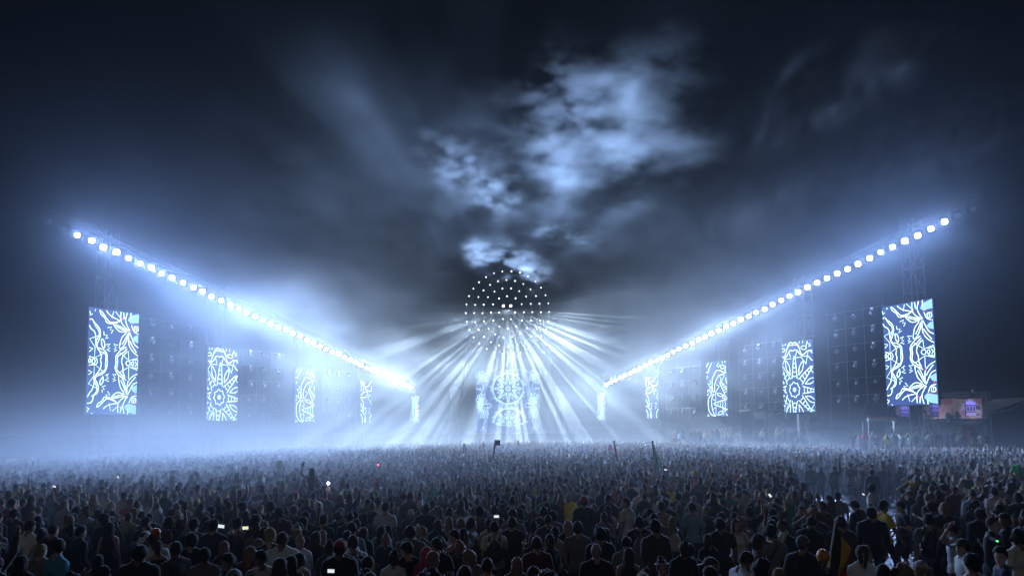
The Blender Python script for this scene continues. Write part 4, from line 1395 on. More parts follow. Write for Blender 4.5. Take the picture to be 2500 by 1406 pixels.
def head_piece(P, part, V, N_, F, nm, HL):
    """hair, caps and faces, shaped in the upright head's frame and turned with the head"""
    Hm = np.array(P.head_m)
    rel = HL - np.array([0, 0.0, 1.635])
    on = np.isin(nm, ('head', 'neck'))
    back = rel @ np.array([0, -0.62, 0.78])
    if part == 'short_hair':
        keep = on & (back > -0.018) & ~((rel[:, 1] > 0.075) & (rel[:, 2] < 0.045)) & (np.abs(HL[:, 0]) < 0.092)
        d = 0.014 + 0.012 * np.clip(rel[:, 2] / 0.1, 0, 1) + 0.006 * folds(HL, 40, 2)
        return sub_mesh(part, V + N_ * d[:, None], F, keep, M['hair'])
    if part == 'cropped_hair':
        keep = on & (back > 0.0) & ~((rel[:, 1] > 0.07) & (rel[:, 2] < 0.055))
        d = 0.007 + 0.002 * folds(HL, 60, 2)
        return sub_mesh(part, V + N_ * d[:, None], F, keep, M['hair'])
    b = MB()
    C = Vector((0, 0, 1.65))
    if part in ('long_hair', 'bun_hair', 'curly_hair', 'tail_hair'):
        b.ball((0, -0.012, 1.665), (0.092, 0.106, 0.108), 14, 10)
        if part == 'long_hair':
            b.ball((0, -0.055, 1.58), (0.092, 0.07, 0.13), 14, 10)
            b.ball((0, -0.082, 1.46), (0.095, 0.05, 0.15), 14, 10)
            for s in (-1, 1):
                b.ball((s * 0.072, -0.01, 1.55), (0.03, 0.05, 0.12), 10, 8)
                b.ball((s * 0.03, -0.085, 1.36), (0.05, 0.035, 0.12), 10, 8)
        elif part == 'bun_hair':
            b.ball((0, -0.05, 1.60), (0.075, 0.06, 0.08), 12, 8)
            b.ball((0, -0.07, 1.77), (0.05, 0.05, 0.045), 12, 8)
        elif part == 'tail_hair':
            b.ball((0, -0.05, 1.60), (0.08, 0.06, 0.09), 12, 8)
            b.ball((0, -0.13, 1.66), (0.035, 0.04, 0.035), 10, 8)
            b.ball((0, -0.155, 1.56), (0.033, 0.03, 0.11), 10, 8)
        else:
            r2 = random.Random(4)
            for i in range(40):
                v = Vector((r2.gauss(0, 1), r2.gauss(-0.3, 1), r2.gauss(0.5, 0.9))).normalized()
                if v.y > 0.55 and v.z < 0.5:
                    continue
                b.ball(C + Vector((v.x * 0.085, v.y * 0.10, v.z * 0.115)), 0.034, 8, 6)
        v_, n_, f_ = grow(b, 0.016, 2)
        lc = v_ - np.array([0, 0.0, 1.635])
        v_ = v_ + n_ * (0.006 * folds(v_, 45, 1))[:, None]
        keep = ~((lc[:, 1] > 0.062) & (lc[:, 2] < 0.055))
        w = (v_ - np.array(NECK)) @ Hm.T + np.array(NECK)
        low = np.clip((1.50 - v_[:, 2]) / 0.14, 0, 1)[:, None]                # hanging hair stays on the back
        w = w * (1 - low) + v_ * low
        return sub_mesh(part, w, f_, keep, M['hair'])
    if part == 'cap':
        b.ball((0, -0.002, 1.69), (0.098, 0.112, 0.085), 14, 8)
        v = [Vector(p) for p in b.v]
        b2 = MB()
        keepf = [f for f in b.f if all(v[i].z > 1.682 for i in f)]
        b2.v, b2.f, b2.m = list(b.v), keepf, [0] * len(keepf)
        n = 10
        vs = []
        for i in range(n + 1):
            t = math.pi * i / n
            vs.append((0.088 * math.cos(t), 0.075 + 0.02 * math.sin(t), 1.694)); vs.append((0.086 * math.cos(t), 0.10 + 0.095 * math.sin(t), 1.676))
        b2.add(vs, [(2 * i, 2 * i + 1, 2 * i + 3, 2 * i + 2) for i in range(n)])
        b2.add([(x, y, z - 0.006) for x, y, z in vs], [(2 * i, 2 * i + 2, 2 * i + 3, 2 * i + 1) for i in range(n)])
        b = b2
        mat = M['cloth']
    elif part == 'beanie':
        b.ball((0, -0.008, 1.685), (0.096, 0.112, 0.105), 14, 10)
        b.tube((0, -0.008, 1.668), (0, -0.008, 1.70), 0.108, 16, 0.104)
        mat = M['cloth']
    elif part == 'headband':
        for i in range(20):
            t0, t1 = 2 * math.pi * i / 20, 2 * math.pi * (i + 1) / 20
            f = lambda t: Vector((0.094 * math.cos(t), -0.004 + 0.112 * math.sin(t), 1.70 + 0.012 * math.sin(t)))
            b.tube(f(t0), f(t1), 0.014, 5)
        mat = M['cloth']
    elif part == 'hood':
        b.ball((0, -0.02, 1.66), (0.108, 0.122, 0.135), 14, 10)
        b.ball((0, -0.06, 1.50), (0.11, 0.08, 0.08), 12, 8)
        v_, n_, f_ = grow(b, 0.02, 3)
        lc = v_ - np.array([0, 0.0, 1.635])
        w = (v_ - np.array(NECK)) @ Hm.T + np.array(NECK)
        return sub_mesh(part, w, f_, ~(lc[:, 1] > 0.065), M['cloth'])
    elif part in ('eye-', 'eye+'):
        s = -1 if part == 'eye-' else 1
        b.ball((s * 0.031, 0.091, 1.640), (0.014, 0.008, 0.008), 8, 6)
        part = 'eye'
        mat = M['eye']
    elif part == 'mouth':
        b.ball((0, 0.098, 1.570), (0.022, 0.008, 0.007), 8, 6)
        mat = M['lip']
    b.v = [tuple(P.head_pt(p)) for p in b.v]
    return b.mesh(part, mat, True)

def accessory_mesh(kind):
    key = ('acc', kind)
    if key in _mesh:
        return _mesh[key]
    b = MB()
    if kind == 'backpack':
        b.ball((0, -0.20, 1.20), (0.155, 0.10, 0.23), 12, 8)
        b.ball((0, -0.265, 1.12), (0.11, 0.055, 0.11), 10, 6)
        b.tube((0, -0.19, 1.42), (0, -0.19, 1.47), 0.02, 6)
        for s in (-1, 1):
            pts = [(s * 0.10, -0.13, 1.40), (s * 0.105, -0.03, 1.497), (s * 0.11, 0.09, 1.42), (s * 0.13, 0.12, 1.25), (s * 0.15, 0.02, 1.07), (s * 0.12, -0.12, 1.04)]
            for p, q in zip(pts, pts[1:]):
                b.tube(p, q, 0.022, 5)
    elif kind == 'shoulder_bag':
        pts = [(0.14, -0.01, 1.49), (0.05, -0.135, 1.36), (-0.08, -0.135, 1.15), (-0.20, -0.06, 0.98)]
        for p, q in zip(pts, pts[1:]):
            b.tube(p, q, 0.02, 5)
        pts = [(0.14, -0.01, 1.49), (0.06, 0.14, 1.34), (-0.07, 0.14, 1.15), (-0.20, 0.05, 0.98)]
        for p, q in zip(pts, pts[1:]):
            b.tube(p, q, 0.02, 5)
        b.box((-0.24, 0, 0.92), (0.09, 0.24, 0.18))
    me = b.mesh(kind, M['leather'], True)
    _mesh[key] = me
    return me

SKINS = [(0.42, 0.27, 0.20), (0.50, 0.33, 0.25), (0.36, 0.22, 0.155), (0.46, 0.30, 0.22), (0.20, 0.115, 0.075)]
HAIRC = {'dark': (0.012, 0.010, 0.009), 'brown': (0.045, 0.026, 0.016), 'blond': (0.24, 0.17, 0.09), 'grey': (0.30, 0.29, 0.27), 'red-brown': (0.085, 0.03, 0.016)}
TOPC = {'black': (0.012, 0.012, 0.014), 'charcoal': (0.035, 0.036, 0.04), 'dark blue': (0.02, 0.028, 0.06), 'grey': (0.17, 0.17, 0.17), 'white': (0.72, 0.72, 0.70),
        'maroon': (0.10, 0.018, 0.022), 'olive': (0.06, 0.062, 0.035), 'brown': (0.085, 0.055, 0.035), 'pale blue': (0.30, 0.42, 0.52), 'beige': (0.36, 0.31, 0.24),
        'yellow': (0.75, 0.62, 0.03), 'turquoise': (0.05, 0.36, 0.44), 'red': (0.45, 0.03, 0.045), 'pink-red': (0.50, 0.05, 0.10), 'green': (0.03, 0.20, 0.09)}
PANTC = [(0.02, 0.022, 0.03), (0.03, 0.035, 0.06), (0.012, 0.012, 0.013), (0.10, 0.085, 0.06), (0.05, 0.06, 0.09)]
HAIR_WORD = {'short_hair': 'short', 'cropped_hair': 'cropped', 'long_hair': 'long', 'bun_hair': 'knotted', 'curly_hair': 'curly', 'tail_hair': 'tied-back'}
TOP_WORD = {'shirt': 'T-shirt', 'jacket': 'jacket', 'top': 'sleeveless top'}

people = []
def person(x, y, yaw, pose='stand', top=('shirt', 'black'), bottom=None, hair=('short_hair', 'dark'), extra=(), scale=1.0, z=0.0, simple=False, skin=None, wide=1.0):
    o = link('person', part_mesh(pose, 'body'))
    o.location = (x, y, z)
    o.rotation_euler = (0, 0, yaw)
    o.scale = (scale * wide, scale * wide, scale)
    o.color = (*(skin or rnd.choice(SKINS)), 1)
    def child(nm, me, c):
        k = link(nm, me, o)
        k.color = (*c, 1)
        return k
    vary = lambda c, a=0.25: tuple(v * (1 + rnd.uniform(-a, a)) for v in c)
    child(top[0], part_mesh(pose, top[0]), vary(TOPC[top[1]], 0.12))
    bt = bottom or rnd.choice(('trousers', 'trousers', 'shorts'))
    child(bt, part_mesh(pose, bt), vary(rnd.choice(PANTC)))
    sc_ = rnd.choice([(0.02, 0.02, 0.02), (0.35, 0.35, 0.34), (0.08, 0.06, 0.05)])
    if not simple:
        child('shoe', part_mesh(pose, 'shoe-'), sc_)
        child('shoe', part_mesh(pose, 'shoe+'), sc_)
    if hair[0]:
        child('hair', part_mesh(pose, hair[0]), vary(HAIRC[hair[1]], 0.2))
    for e in extra:
        nm, c = (e if isinstance(e, tuple) else (e, (0.02, 0.02, 0.022)))
        if nm in ('backpack', 'shoulder_bag'):
            child(nm, accessory_mesh(nm), c)
        else:
            child(nm, part_mesh(pose, nm), c)
    if math.cos(yaw) < 0.6 or abs(math.sin(yaw)) > 0.5 or 'turned' in pose:
        child('eye', part_mesh(pose, 'eye-'), (0, 0, 0))
        child('eye', part_mesh(pose, 'eye+'), (0, 0, 0))
        child('mouth', part_mesh(pose, 'mouth'), (0, 0, 0))
    people.append((o, pose, top, hair, extra))
    return o

def head_spot(px, py, h=1.76, scale=1.0):
    return at_z(px, py, h * scale)

# ------------------------------------------------------------------ the people one can pick out, placed by the tops of their heads
# px, py, yaw, pose, top, hair, extras, label
BLK = (0.012, 0.012, 0.014)
KEY = [
    (35, 1240, 0.1, 'stand', ('shirt', 'maroon'), ('short_hair', 'dark'), (), 'dark-haired person in a maroon T-shirt at the left edge of the crowd'),
    (72, 1268, -0.3, 'bent', ('shirt', 'white'), ('short_hair', 'dark'), (), 'person in a white T-shirt behind the maroon one near the left edge'),
    (143, 1313, -0.5, 'turned', ('shirt', 'turquoise'), ('short_hair', 'dark'), (), 'person in a bright turquoise T-shirt, lower left'),
    (52, 1352, 0.0, 'stand_f', ('jacket', 'charcoal'), ('long_hair', 'dark'), (), 'long-haired person in a charcoal jacket in the bottom left corner'),
    (195, 1282, -0.6, 'bent', ('jacket', 'black'), ('short_hair', 'dark'), (), 'dark-haired person in a black jacket talking beside the turquoise T-shirt'),
    (268, 1272, 0.0, 'stand_f', ('top', 'black'), ('long_hair', 'dark'), (), 'person with long black hair between the turquoise and the tall grey T-shirt'),
    (314, 1248, 0.0, 'stand', ('shirt', 'beige'), ('cropped_hair', 'brown'), (), 'tall person in a beige-grey T-shirt seen from behind, lower left'),
    (365, 1298, 2.7, 'look_down', ('shirt', 'white'), ('short_hair', 'dark'), (('cap', (0.7, 0.7, 0.68)),), 'person with a white cap next to the orange ball'),
    (342, 1328, 0.0, 'stand', ('jacket', 'black'), ('short_hair', 'dark'), (), 'broad person in a black jacket in front of the white cap'),
    (432, 1320, 1.0, 'bent', ('shirt', 'olive'), ('short_hair', 'dark'), (), 'person in an olive T-shirt looking sideways near the white cap'),
    (467, 1300, 0.2, 'stand', ('shirt', 'black'), ('curly_hair', 'dark'), (), 'person with a big head of curly black hair, lower left'),
    (500, 1335, 0.3, 'stand', ('shirt', 'grey'), ('short_hair', 'dark'), (), 'person in a pale grey T-shirt behind the curly-haired one'),
    (560, 1347, 1.3, 'turned', ('jacket', 'black'), ('short_hair', 'dark'), (), 'person in profile with a black jacket left of the white T-shirts'),
    (572, 1388, 0.2, 'stand', ('jacket', 'grey'), (None, 'dark'), (('hood', (0.2, 0.2, 0.2)),), 'person under a pale grey hood at the bottom edge'),
    (580, 1262, -0.3, 'phone_up', ('shirt', 'grey'), ('short_hair', 'dark'), (), 'person in a grey T-shirt holding up the yellow-lit phone'),
    (522, 1265, -0.2, 'phone_up', ('jacket', 'charcoal'), ('short_hair', 'dark'), (), 'person in a charcoal jacket filming with the tilted white-lit phone'),
    (690, 1294, 0.05, 'stand', ('shirt', 'white'), ('cropped_hair', 'brown'), (), 'big cropped-haired person in a plain white T-shirt, bottom left of centre'),
    (640, 1340, 0.6, 'turned', ('shirt', 'white'), ('short_hair', 'dark'), (), 'dark-haired person in a white T-shirt just left of the bigger white T-shirt'),
    (684, 1357, -0.4, 'stand_f', ('jacket', 'brown'), ('long_hair', 'brown'), (), 'brown-haired person in front of the big white T-shirt, turned to a friend'),
    (708, 1352, 0.5, 'stand_f', ('top', 'beige'), ('long_hair', 'dark'), (), 'dark-haired person in a beige top in front of the big white T-shirt'),
    (770, 1294, 0.1, 'stand_f', ('shirt', 'olive'), ('long_hair', 'brown'), ('shoulder_bag',), 'long brown-haired person with a strap bag, right of the big white T-shirt'),
    (830, 1316, 0.1, 'stand', ('jacket', 'black'), ('short_hair', 'dark'), (('cap', (0.28, 0.02, 0.02)),), 'person wearing a dark red cap, bottom left of centre'),
    (930, 1280, 0.0, 'stand_f', ('jacket', 'pale blue'), ('long_hair', 'brown'), (), 'long-haired person in a pale blue jacket, bottom centre left'),
    (1002, 1280, 0.0, 'stand', ('shirt', 'grey'), ('short_hair', 'brown'), (), 'broad person in a grey T-shirt behind the pink-red hoodie'),
    (996, 1320, 0.4, 'turned', ('shirt', 'black'), ('short_hair', 'dark'), (), 'dark-haired person in black in front of the broad grey T-shirt'),
    (1040, 1334, -0.5, 'bent_f', ('jacket', 'pink-red'), (None, 'dark'), (('hood', (0.5, 0.05, 0.10)),), 'person with a pink-red hood pulled up, bottom centre'),
    (1207, 1270, 0.0, 'phone_up', ('shirt', 'white'), ('short_hair', 'dark'), (('backpack', BLK),), 'person in a white T-shirt with a black backpack, bottom centre'),
    (1250, 1260, -0.3, 'stand', ('jacket', 'black'), ('short_hair', 'brown'), (), 'brown-haired person in a black jacket right of the black backpack'),
    (1112, 1290, 0.7, 'turned', ('top', 'black'), ('short_hair', 'brown'), (), 'person in a black sleeveless top turned sideways, left of the black backpack'),
    (1410, 1270, 0.0, 'stand', ('shirt', 'grey'), ('short_hair', 'brown'), (), 'tall slim person in a long grey T-shirt seen from behind, bottom centre right'),
    (1342, 1300, 0.9, 'turned_f', ('shirt', 'black'), ('tail_hair', 'brown'), (), 'person with tied-back hair in a black T-shirt left of the slim grey T-shirt'),
    (1455, 1322, 0.0, 'stand', ('shirt', 'black'), ('cropped_hair', 'grey'), (), 'grey-haired person in a black T-shirt right of the slim grey T-shirt'),
    (1260, 1356, 0.2, 'stand_f', ('jacket', 'olive'), ('long_hair', 'blond'), (), 'blond long-haired person at the bottom edge below the black backpack'),
    (1300, 1378, 0.6, 'stand_f', ('jacket', 'dark blue'), ('long_hair', 'brown'), (), 'brown long-haired person at the bottom edge beside the blond one'),
    (1560, 1258, 0.0, 'stand', ('jacket', 'black'), ('short_hair', 'dark'), (('backpack', (0.16, 0.16, 0.155)),), 'person with a grey backpack over a black jacket, right of centre'),
    (1530, 1213, 0.8, 'turned', ('shirt', 'white'), ('short_hair', 'brown'), (), 'person in white turned left, above the grey backpack'),
    (1640, 1259, 0.0, 'crossed_f', ('shirt', 'black'), ('long_hair', 'blond'), (('backpack', (0.5, 0.48, 0.45)),), 'blond person with a small pale backpack, right of the grey backpack'),
    (1757, 1262, 0.0, 'stand', ('shirt', 'black'), ('short_hair', 'brown'), (('headband', (0.0, 0.0, 0.0)),), 'broad person in a black T-shirt with bare forearms, bottom right of centre'),
    (1617, 1362, 3.0, 'stand_f', ('top', 'black'), ('bun_hair', 'brown'), (('headband', (0.5, 0.2, 0.28)),), 'person facing the camera with a pink headband, bottom edge'),
    (1880, 1278, -0.2, 'stand', ('shirt', 'grey'), ('short_hair', 'dark'), ('shoulder_bag',), 'person in a pale grey T-shirt with a black strap across the back'),
    (1852, 1302, -2.0, 'stand', ('jacket', 'brown'), ('curly_hair', 'brown'), (('cap', (0.03, 0.03, 0.032)),), 'bearded person in a cap facing right beside the pale grey T-shirt'),
    (1808, 1350, -1.3, 'look_down', ('shirt', 'white'), ('short_hair', 'dark'), (), 'dark-haired person in white looking down, bottom edge right of centre'),
    (1858, 1362, -1.6, 'bent', ('jacket', 'black'), ('curly_hair', 'dark'), (), 'curly-haired person in black facing the one in white at the bottom edge'),
    (1975, 1265, -0.9, 'look_down', ('jacket', 'black'), ('short_hair', 'dark'), (), 'person in a black jacket with bowed head beside the open ground'),
    (1958, 1306, -0.7, 'bent', ('jacket', 'black'), ('short_hair', 'dark'), (('beanie', (0.07, 0.07, 0.07)),), 'person in a grey beanie left of the tricolour flag'),
    (2045, 1199, 0.0, 'stand', ('shirt', 'grey'), ('short_hair', 'dark'), (), 'person in a grey T-shirt standing on the littered ground above the tricolour flag'),
    (2052, 1257, 0.05, 'stand', ('jacket', 'brown'), ('short_hair', 'brown'), (), 'person in a brown jacket right behind the tricolour flag'),
    (2125, 1179, 0.9, 'drink', ('shirt', 'white'), ('curly_hair', 'dark'), (), 'curly-haired person in white with a raised hand, above the yellow T-shirt'),
    (2155, 1219, -1.5, 'walk', ('shirt', 'yellow'), ('short_hair', 'dark'), (), 'person in a bright yellow T-shirt walking to the right'),
    (2096, 1224, 0.5, 'look_down', ('jacket', 'black'), ('short_hair', 'dark'), (), 'person in black with bowed head left of the yellow T-shirt'),
    (2126, 1236, 0.0, 'stand', ('jacket', 'black'), ('short_hair', 'dark'), (), 'large person in a black jacket seen from behind, in front of the yellow T-shirt'),
    (2200, 1221, 1.5, 'bent', ('shirt', 'black'), ('short_hair', 'dark'), (('cap', (0.02, 0.02, 0.022)),), 'person in a black cap and shorts facing left on the open ground'),
    (2240, 1164, 0.1, 'stand', ('jacket', 'black'), ('short_hair', 'dark'), (), 'person in a black jacket behind the black cap, right side'),
    (2243, 1206, 0.0, 'stand_f', ('jacket', 'charcoal'), ('long_hair', 'brown'), (), 'long-haired person in charcoal right of the black cap'),
    (2306, 1181, -0.4, 'hand_head', ('jacket', 'black'), ('short_hair', 'dark'), (), 'person in black with a hand at the head, right side'),
    (2362, 1207, 0.2, 'stand_f', ('shirt', 'grey'), ('bun_hair', 'red-brown'), (), 'person with knotted red-brown hair, right side'),
    (2427, 1189, 0.0, 'stand', ('shirt', 'white'), ('short_hair', 'dark'), (), 'person in a white T-shirt near the right edge'),
    (2392, 1240, 0.1, 'stand', ('jacket', 'black'), ('short_hair', 'brown'), (), 'large person in a black jacket near the right edge, seen from behind'),
    (2266, 1252, -0.5, 'stand', ('shirt', 'grey'), ('short_hair', 'dark'), (('backpack', BLK),), 'person in grey with a black backpack, lower right'),
    (2325, 1275, 0.8, 'hand_head', ('shirt', 'white'), ('short_hair', 'brown'), (), 'person in white with an elbow raised, lower right'),
    (2350, 1313, 1.4, 'stand', ('shirt', 'white'), ('short_hair', 'brown'), (('cap', (0.03, 0.03, 0.03)),), 'person in profile with a dark cap and white T-shirt, lower right'),
    (2372, 1348, 0.1, 'stand', ('shirt', 'white'), ('short_hair', 'dark'), (), 'dark-haired person in a white T-shirt in the bottom right corner'),
    (2442, 1330, 1.2, 'turned', ('shirt', 'dark blue'), ('short_hair', 'dark'), (), 'person in dark blue looking left in the bottom right corner'),
    (2452, 1250, 0.9, 'turned', ('jacket', 'charcoal'), ('short_hair', 'brown'), (), 'person in charcoal looking left at the right edge'),
    (2482, 1290, 0.3, 'stand', ('shirt', 'white'), ('curly_hair', 'dark'), (), 'curly-haired person in white cut by the right edge'),
    (1775, 1160, 0.0, 'stand', ('shirt', 'black'), ('short_hair', 'dark'), (), None), (1895, 1165, 0.2, 'stand', ('shirt', 'beige'), ('short_hair', 'dark'), (), 'person in a beige T-shirt at the edge of the crowd above the open ground'),
    (1930, 1160, 0.0, 'stand', ('jacket', 'charcoal'), ('short_hair', 'dark'), (('cap', (0.03, 0.03, 0.03)),), 'person in a charcoal jacket and cap at the edge of the open ground'),
    (1978, 1132, 0.0, 'stand', ('jacket', 'dark blue'), ('short_hair', 'dark'), (), 'lone figure standing in the mist above the open ground'),
    (2003, 1138, 0.2, 'stand_f', ('jacket', 'charcoal'), ('long_hair', 'dark'), (), 'long-haired figure in the mist beside the lone one'),
    (2037, 1136, 0.0, 'arm_up', ('jacket', 'charcoal'), ('short_hair', 'dark'), (), 'figure in the mist with one arm raised above the open ground'),
    (2076, 1128, 0.0, 'stand', ('shirt', 'grey'), ('short_hair', 'dark'), (), 'figure in grey in the mist right of the raised arm'),
    (2128, 1144, 0.1, 'stand', ('jacket', 'charcoal'), ('short_hair', 'dark'), (), 'figure in charcoal in the mist above the curly-haired one in white'),
    (1425, 1210, 0.0, 'stand', ('jacket', 'charcoal'), ('short_hair', 'dark'), (('beanie', (0.42, 0.05, 0.05)),), 'person in a red knitted hat, centre right of the crowd'),
    (1560, 1172, 0.0, 'stand_f', ('jacket', 'grey'), (None, 'dark'), (('hood', (0.2, 0.36, 0.46)),), 'person with a pale blue hood, right of centre'),
    (985, 1198, 0.3, 'stand', ('shirt', 'charcoal'), ('short_hair', 'dark'), (('cap', (0.3, 0.06, 0.06)),), 'person in a faded red cap, left of centre'),
    (1655, 1200, 0.1, 'stand', ('jacket', 'maroon'), ('short_hair', 'dark'), (), 'person in a maroon jacket, right of centre'),
    (1690, 1225, -0.4, 'turned', ('shirt', 'pale blue'), ('short_hair', 'brown'), (), 'person in a pale blue T-shirt right of the maroon jacket'),
    (1765, 1185, 0.0, 'stand', ('shirt', 'yellow'), ('short_hair', 'dark'), (), 'person in a dull yellow T-shirt, right of centre'),
]
spots = []                                   # (x, y) already taken
for px, py, yaw, pose, top, hair, extra, label in KEY:
    sc = rnd.uniform(0.97, 1.06) if POSES[pose].sex == 'm' else rnd.uniform(0.92, 0.98)
    hh = 1.785 if pose != 'look_down' else 1.72
    p = head_spot(px, py, hh, sc)
    bottom = 'shorts' if label and 'shorts' in label else None
    wide = 1.12 if label and ('large' in label or 'broad' in label or 'big ' in label) else 1.0
    o = person(p.x, p.y, yaw, pose, top, bottom, hair, extra, sc, wide=wide)
    tag(o, label or 'dark-haired person in a plain black T-shirt, mid crowd right of centre', 'person', 'people standing out in the crowd')
    spots.append((p.x, p.y))

# open, littered ground on the right: pixels where the photograph shows bare ground between the feet
def open_ground(x, y):
    """ground left free of the filler crowd"""
    v = CM.inverted() @ Vector((x, y, 0.0))
    px, py = 1250 + FPX * v.x / -v.z, 703 + 206.25 - FPX * v.y / -v.z
    if 1935 < px < 2075 and 1205 < py < 1300:
        return True
    return 2070 < px < 2225 and 1240 < py < 1600 or 1985 < px < 2080 and 1290 <= py < 1380

def px_of(x, y, z):
    v = CM.inverted() @ Vector((x, y, z))
    return 1250 + FPX * v.x / -v.z, 703 + 206.25 - FPX * v.y / -v.z

def fill_spots(y0, y1, density, seed, inside):
    """jittered rows of standing places"""
    r = np.random.default_rng(seed)
    out = []
    y = y0
    while y < y1:
        dn = density(y)
        dy = 0.80 / math.sqrt(dn)
        dx = 1.0 / (dn * dy)
        half = 0.775 * y + 1.5
        x = -half + r.uniform(0, dx)
        while x < half:
            qx, qy = x + r.normal(0, dx * 0.20), y + r.normal(0, dy * 0.30)
            clump = 0.5 + 0.28 * math.sin(qx * 0.83 + 1.7 * math.sin(qy * 0.41)) + 0.22 * math.sin(qy * 1.13 + 2.1 * math.sin(qx * 0.57))
            if inside(qx, qy) and r.random() < 0.62 + 0.75 * clump:
                out.append((qx, qy))
            x += dx
        y += dy
    return out

def far_from(p, pts, d):
    return all((p[0] - q[0]) ** 2 + (p[1] - q[1]) ** 2 > d * d for q in pts)

N_PEOPLE = 300
POSE_W = ['stand'] * 6 + ['stand_f'] * 6 + ['bent'] * 3 + ['bent_f'] * 3 + ['turned'] * 2 + ['turned_f'] * 2 + ['look_down', 'drink', 'crossed_f', 'phone_up', 'phone_up_f', 'arm_up', 'hand_head']
TOP_W = ['black'] * 7 + ['charcoal'] * 5 + ['dark blue'] * 3 + ['grey'] * 3 + ['white'] * 2 + ['maroon', 'olive', 'brown', 'beige', 'pale blue']
def third(px):
    return ('far left' if px < 420 else 'left' if px < 840 else 'centre left' if px < 1250 else 'centre right' if px < 1660 else 'right' if px < 2080 else 'far right')
near_density = lambda y: 2.3
cand = fill_spots(8.3, 19.0, near_density, 3, lambda x, y: not open_ground(x, y))
cand = [c for c in cand if far_from(c, spots, 0.36)]
def largest(c):
    px, py = px_of(c[0], c[1], 1.76)
    return c[1] if -30 < px < 2530 and py < 1440 else 1e9
def in_front_of_key(c):
    """would hide one of the people picked out above"""
    px, py = px_of(c[0], c[1], 1.76)
    if 1985 < px < 2085 and py > 1290:
        return True                                          # keeps the tricolour flag in view
    return any(8 < py - k[1] < 82 and abs(px - k[0]) < 27 for k in KEY if k[1] > 1195)
cand = [c for c in cand if not in_front_of_key(c)]
cand.sort(key=largest)
cand = [c for c in cand if largest(c) < 1e8]
left_over = []
used_labels = {}
n_done = len(KEY)
fill = cand[:N_PEOPLE - n_done]
left_over = cand[N_PEOPLE - n_done:]
NEAR_LIMIT = max((c[1] for c in fill), default=15)
for x, y in fill:
    pose = rnd.choice(POSE_W)
    f = POSES[pose].sex == 'f'
    top = (rnd.choice(['shirt', 'shirt', 'jacket']) if not f else rnd.choice(['shirt', 'top', 'jacket']), rnd.choice(TOP_W))
    hair = ((rnd.choice(['long_hair', 'long_hair', 'bun_hair', 'tail_hair']), rnd.choice(['dark', 'brown', 'brown', 'blond', 'red-brown'])) if f else
            (rnd.choice(['short_hair', 'short_hair', 'cropped_hair', 'curly_hair']), rnd.choice(['dark', 'dark', 'brown', 'brown', 'blond'])))
    extra = ()
    e = rnd.random()
    if e < 0.07:
        extra = (('backpack', rnd.choice([BLK, (0.06, 0.06, 0.065), (0.03, 0.04, 0.07)])),)
    elif e < 0.13:
        extra = (('cap', rnd.choice([BLK, (0.05, 0.05, 0.06), (0.45, 0.44, 0.42), (0.05, 0.02, 0.02)])),)
    elif e < 0.15:
        extra = (('shoulder_bag', BLK),)
    yaw = rnd.gauss(0, 0.35) - math.atan2(x, 95.0 - y) * 0.8
    if rnd.random() < 0.10:
        yaw += rnd.choice((-1, 1)) * rnd.uniform(1.2, 3.0)
    sc = rnd.gauss(1.0, 0.035) * (0.94 if f else 1.0)
    o = person(x, y, yaw, pose, top, None, hair, extra, sc)
    px, py = px_of(x, y, 1.7 * sc)
    bits = [HAIR_WORD[hair[0]], hair[1] + ('-haired' if True else '')]
    carry = {'backpack': ' and backpack', 'cap': ' and cap', 'shoulder_bag': ' and strap bag'}.get(extra[0][0] if extra else '', '')
    act = {'arm_up': ', one arm raised', 'phone_up': ', hand held up in front', 'phone_up_f': ', both hands held up', 'look_down': ', looking down', 'drink': ', hand at the mouth', 'crossed_f': ', arms crossed',
           'hand_head': ', hand on head', 'turned': ', head turned', 'turned_f': ', head turned', 'bent': ', forearms bent', 'bent_f': ', forearms bent'}.get(pose, '')
    band = 'bottom edge' if py > 1385 else 'lowest rows' if py > 1340 else 'low rows' if py > 1300 else 'nearer rows' if py > 1265 else 'middle rows'
    lab = '%s %s %s in %s %s%s%s, %s %s' % (bits[0], bits[1], 'person', top[1], TOP_WORD[top[0]], carry, act, band, third(px))
    k = used_labels.setdefault(lab, [])
    k.append((px, o))
import re as _re
for lab, ks in used_labels.items():
    if len(_re.findall(r"[A-Za-z0-9'-]+", lab)) + (4 if len(ks) > 1 else 0) > 16:
        lab = lab.replace(' person in ', ' in ').replace(' held up in front', ' up').replace(' sleeveless top', ' top')
    ks.sort(key=lambda t: t[0])
    for i, (px, o) in enumerate(ks):
        tag(o, lab if len(ks) == 1 else '%s, %s from the left' % (lab, ORD[i]), 'person', 'people in the packed crowd')

# ------------------------------------------------------------------ the rest of the crowd, past counting: one mass of figures
crowd_mat, nt, b = new_mat('crowd')
ca = nt.nodes.new('ShaderNodeAttribute'); ca.attribute_name = 'tone'
nt.links.new(ca.outputs['Color'], b.inputs['Base Color'])
b.inputs['Roughness'].default_value = 0.75
b.inputs['Specular IOR Level'].default_value = 0.35

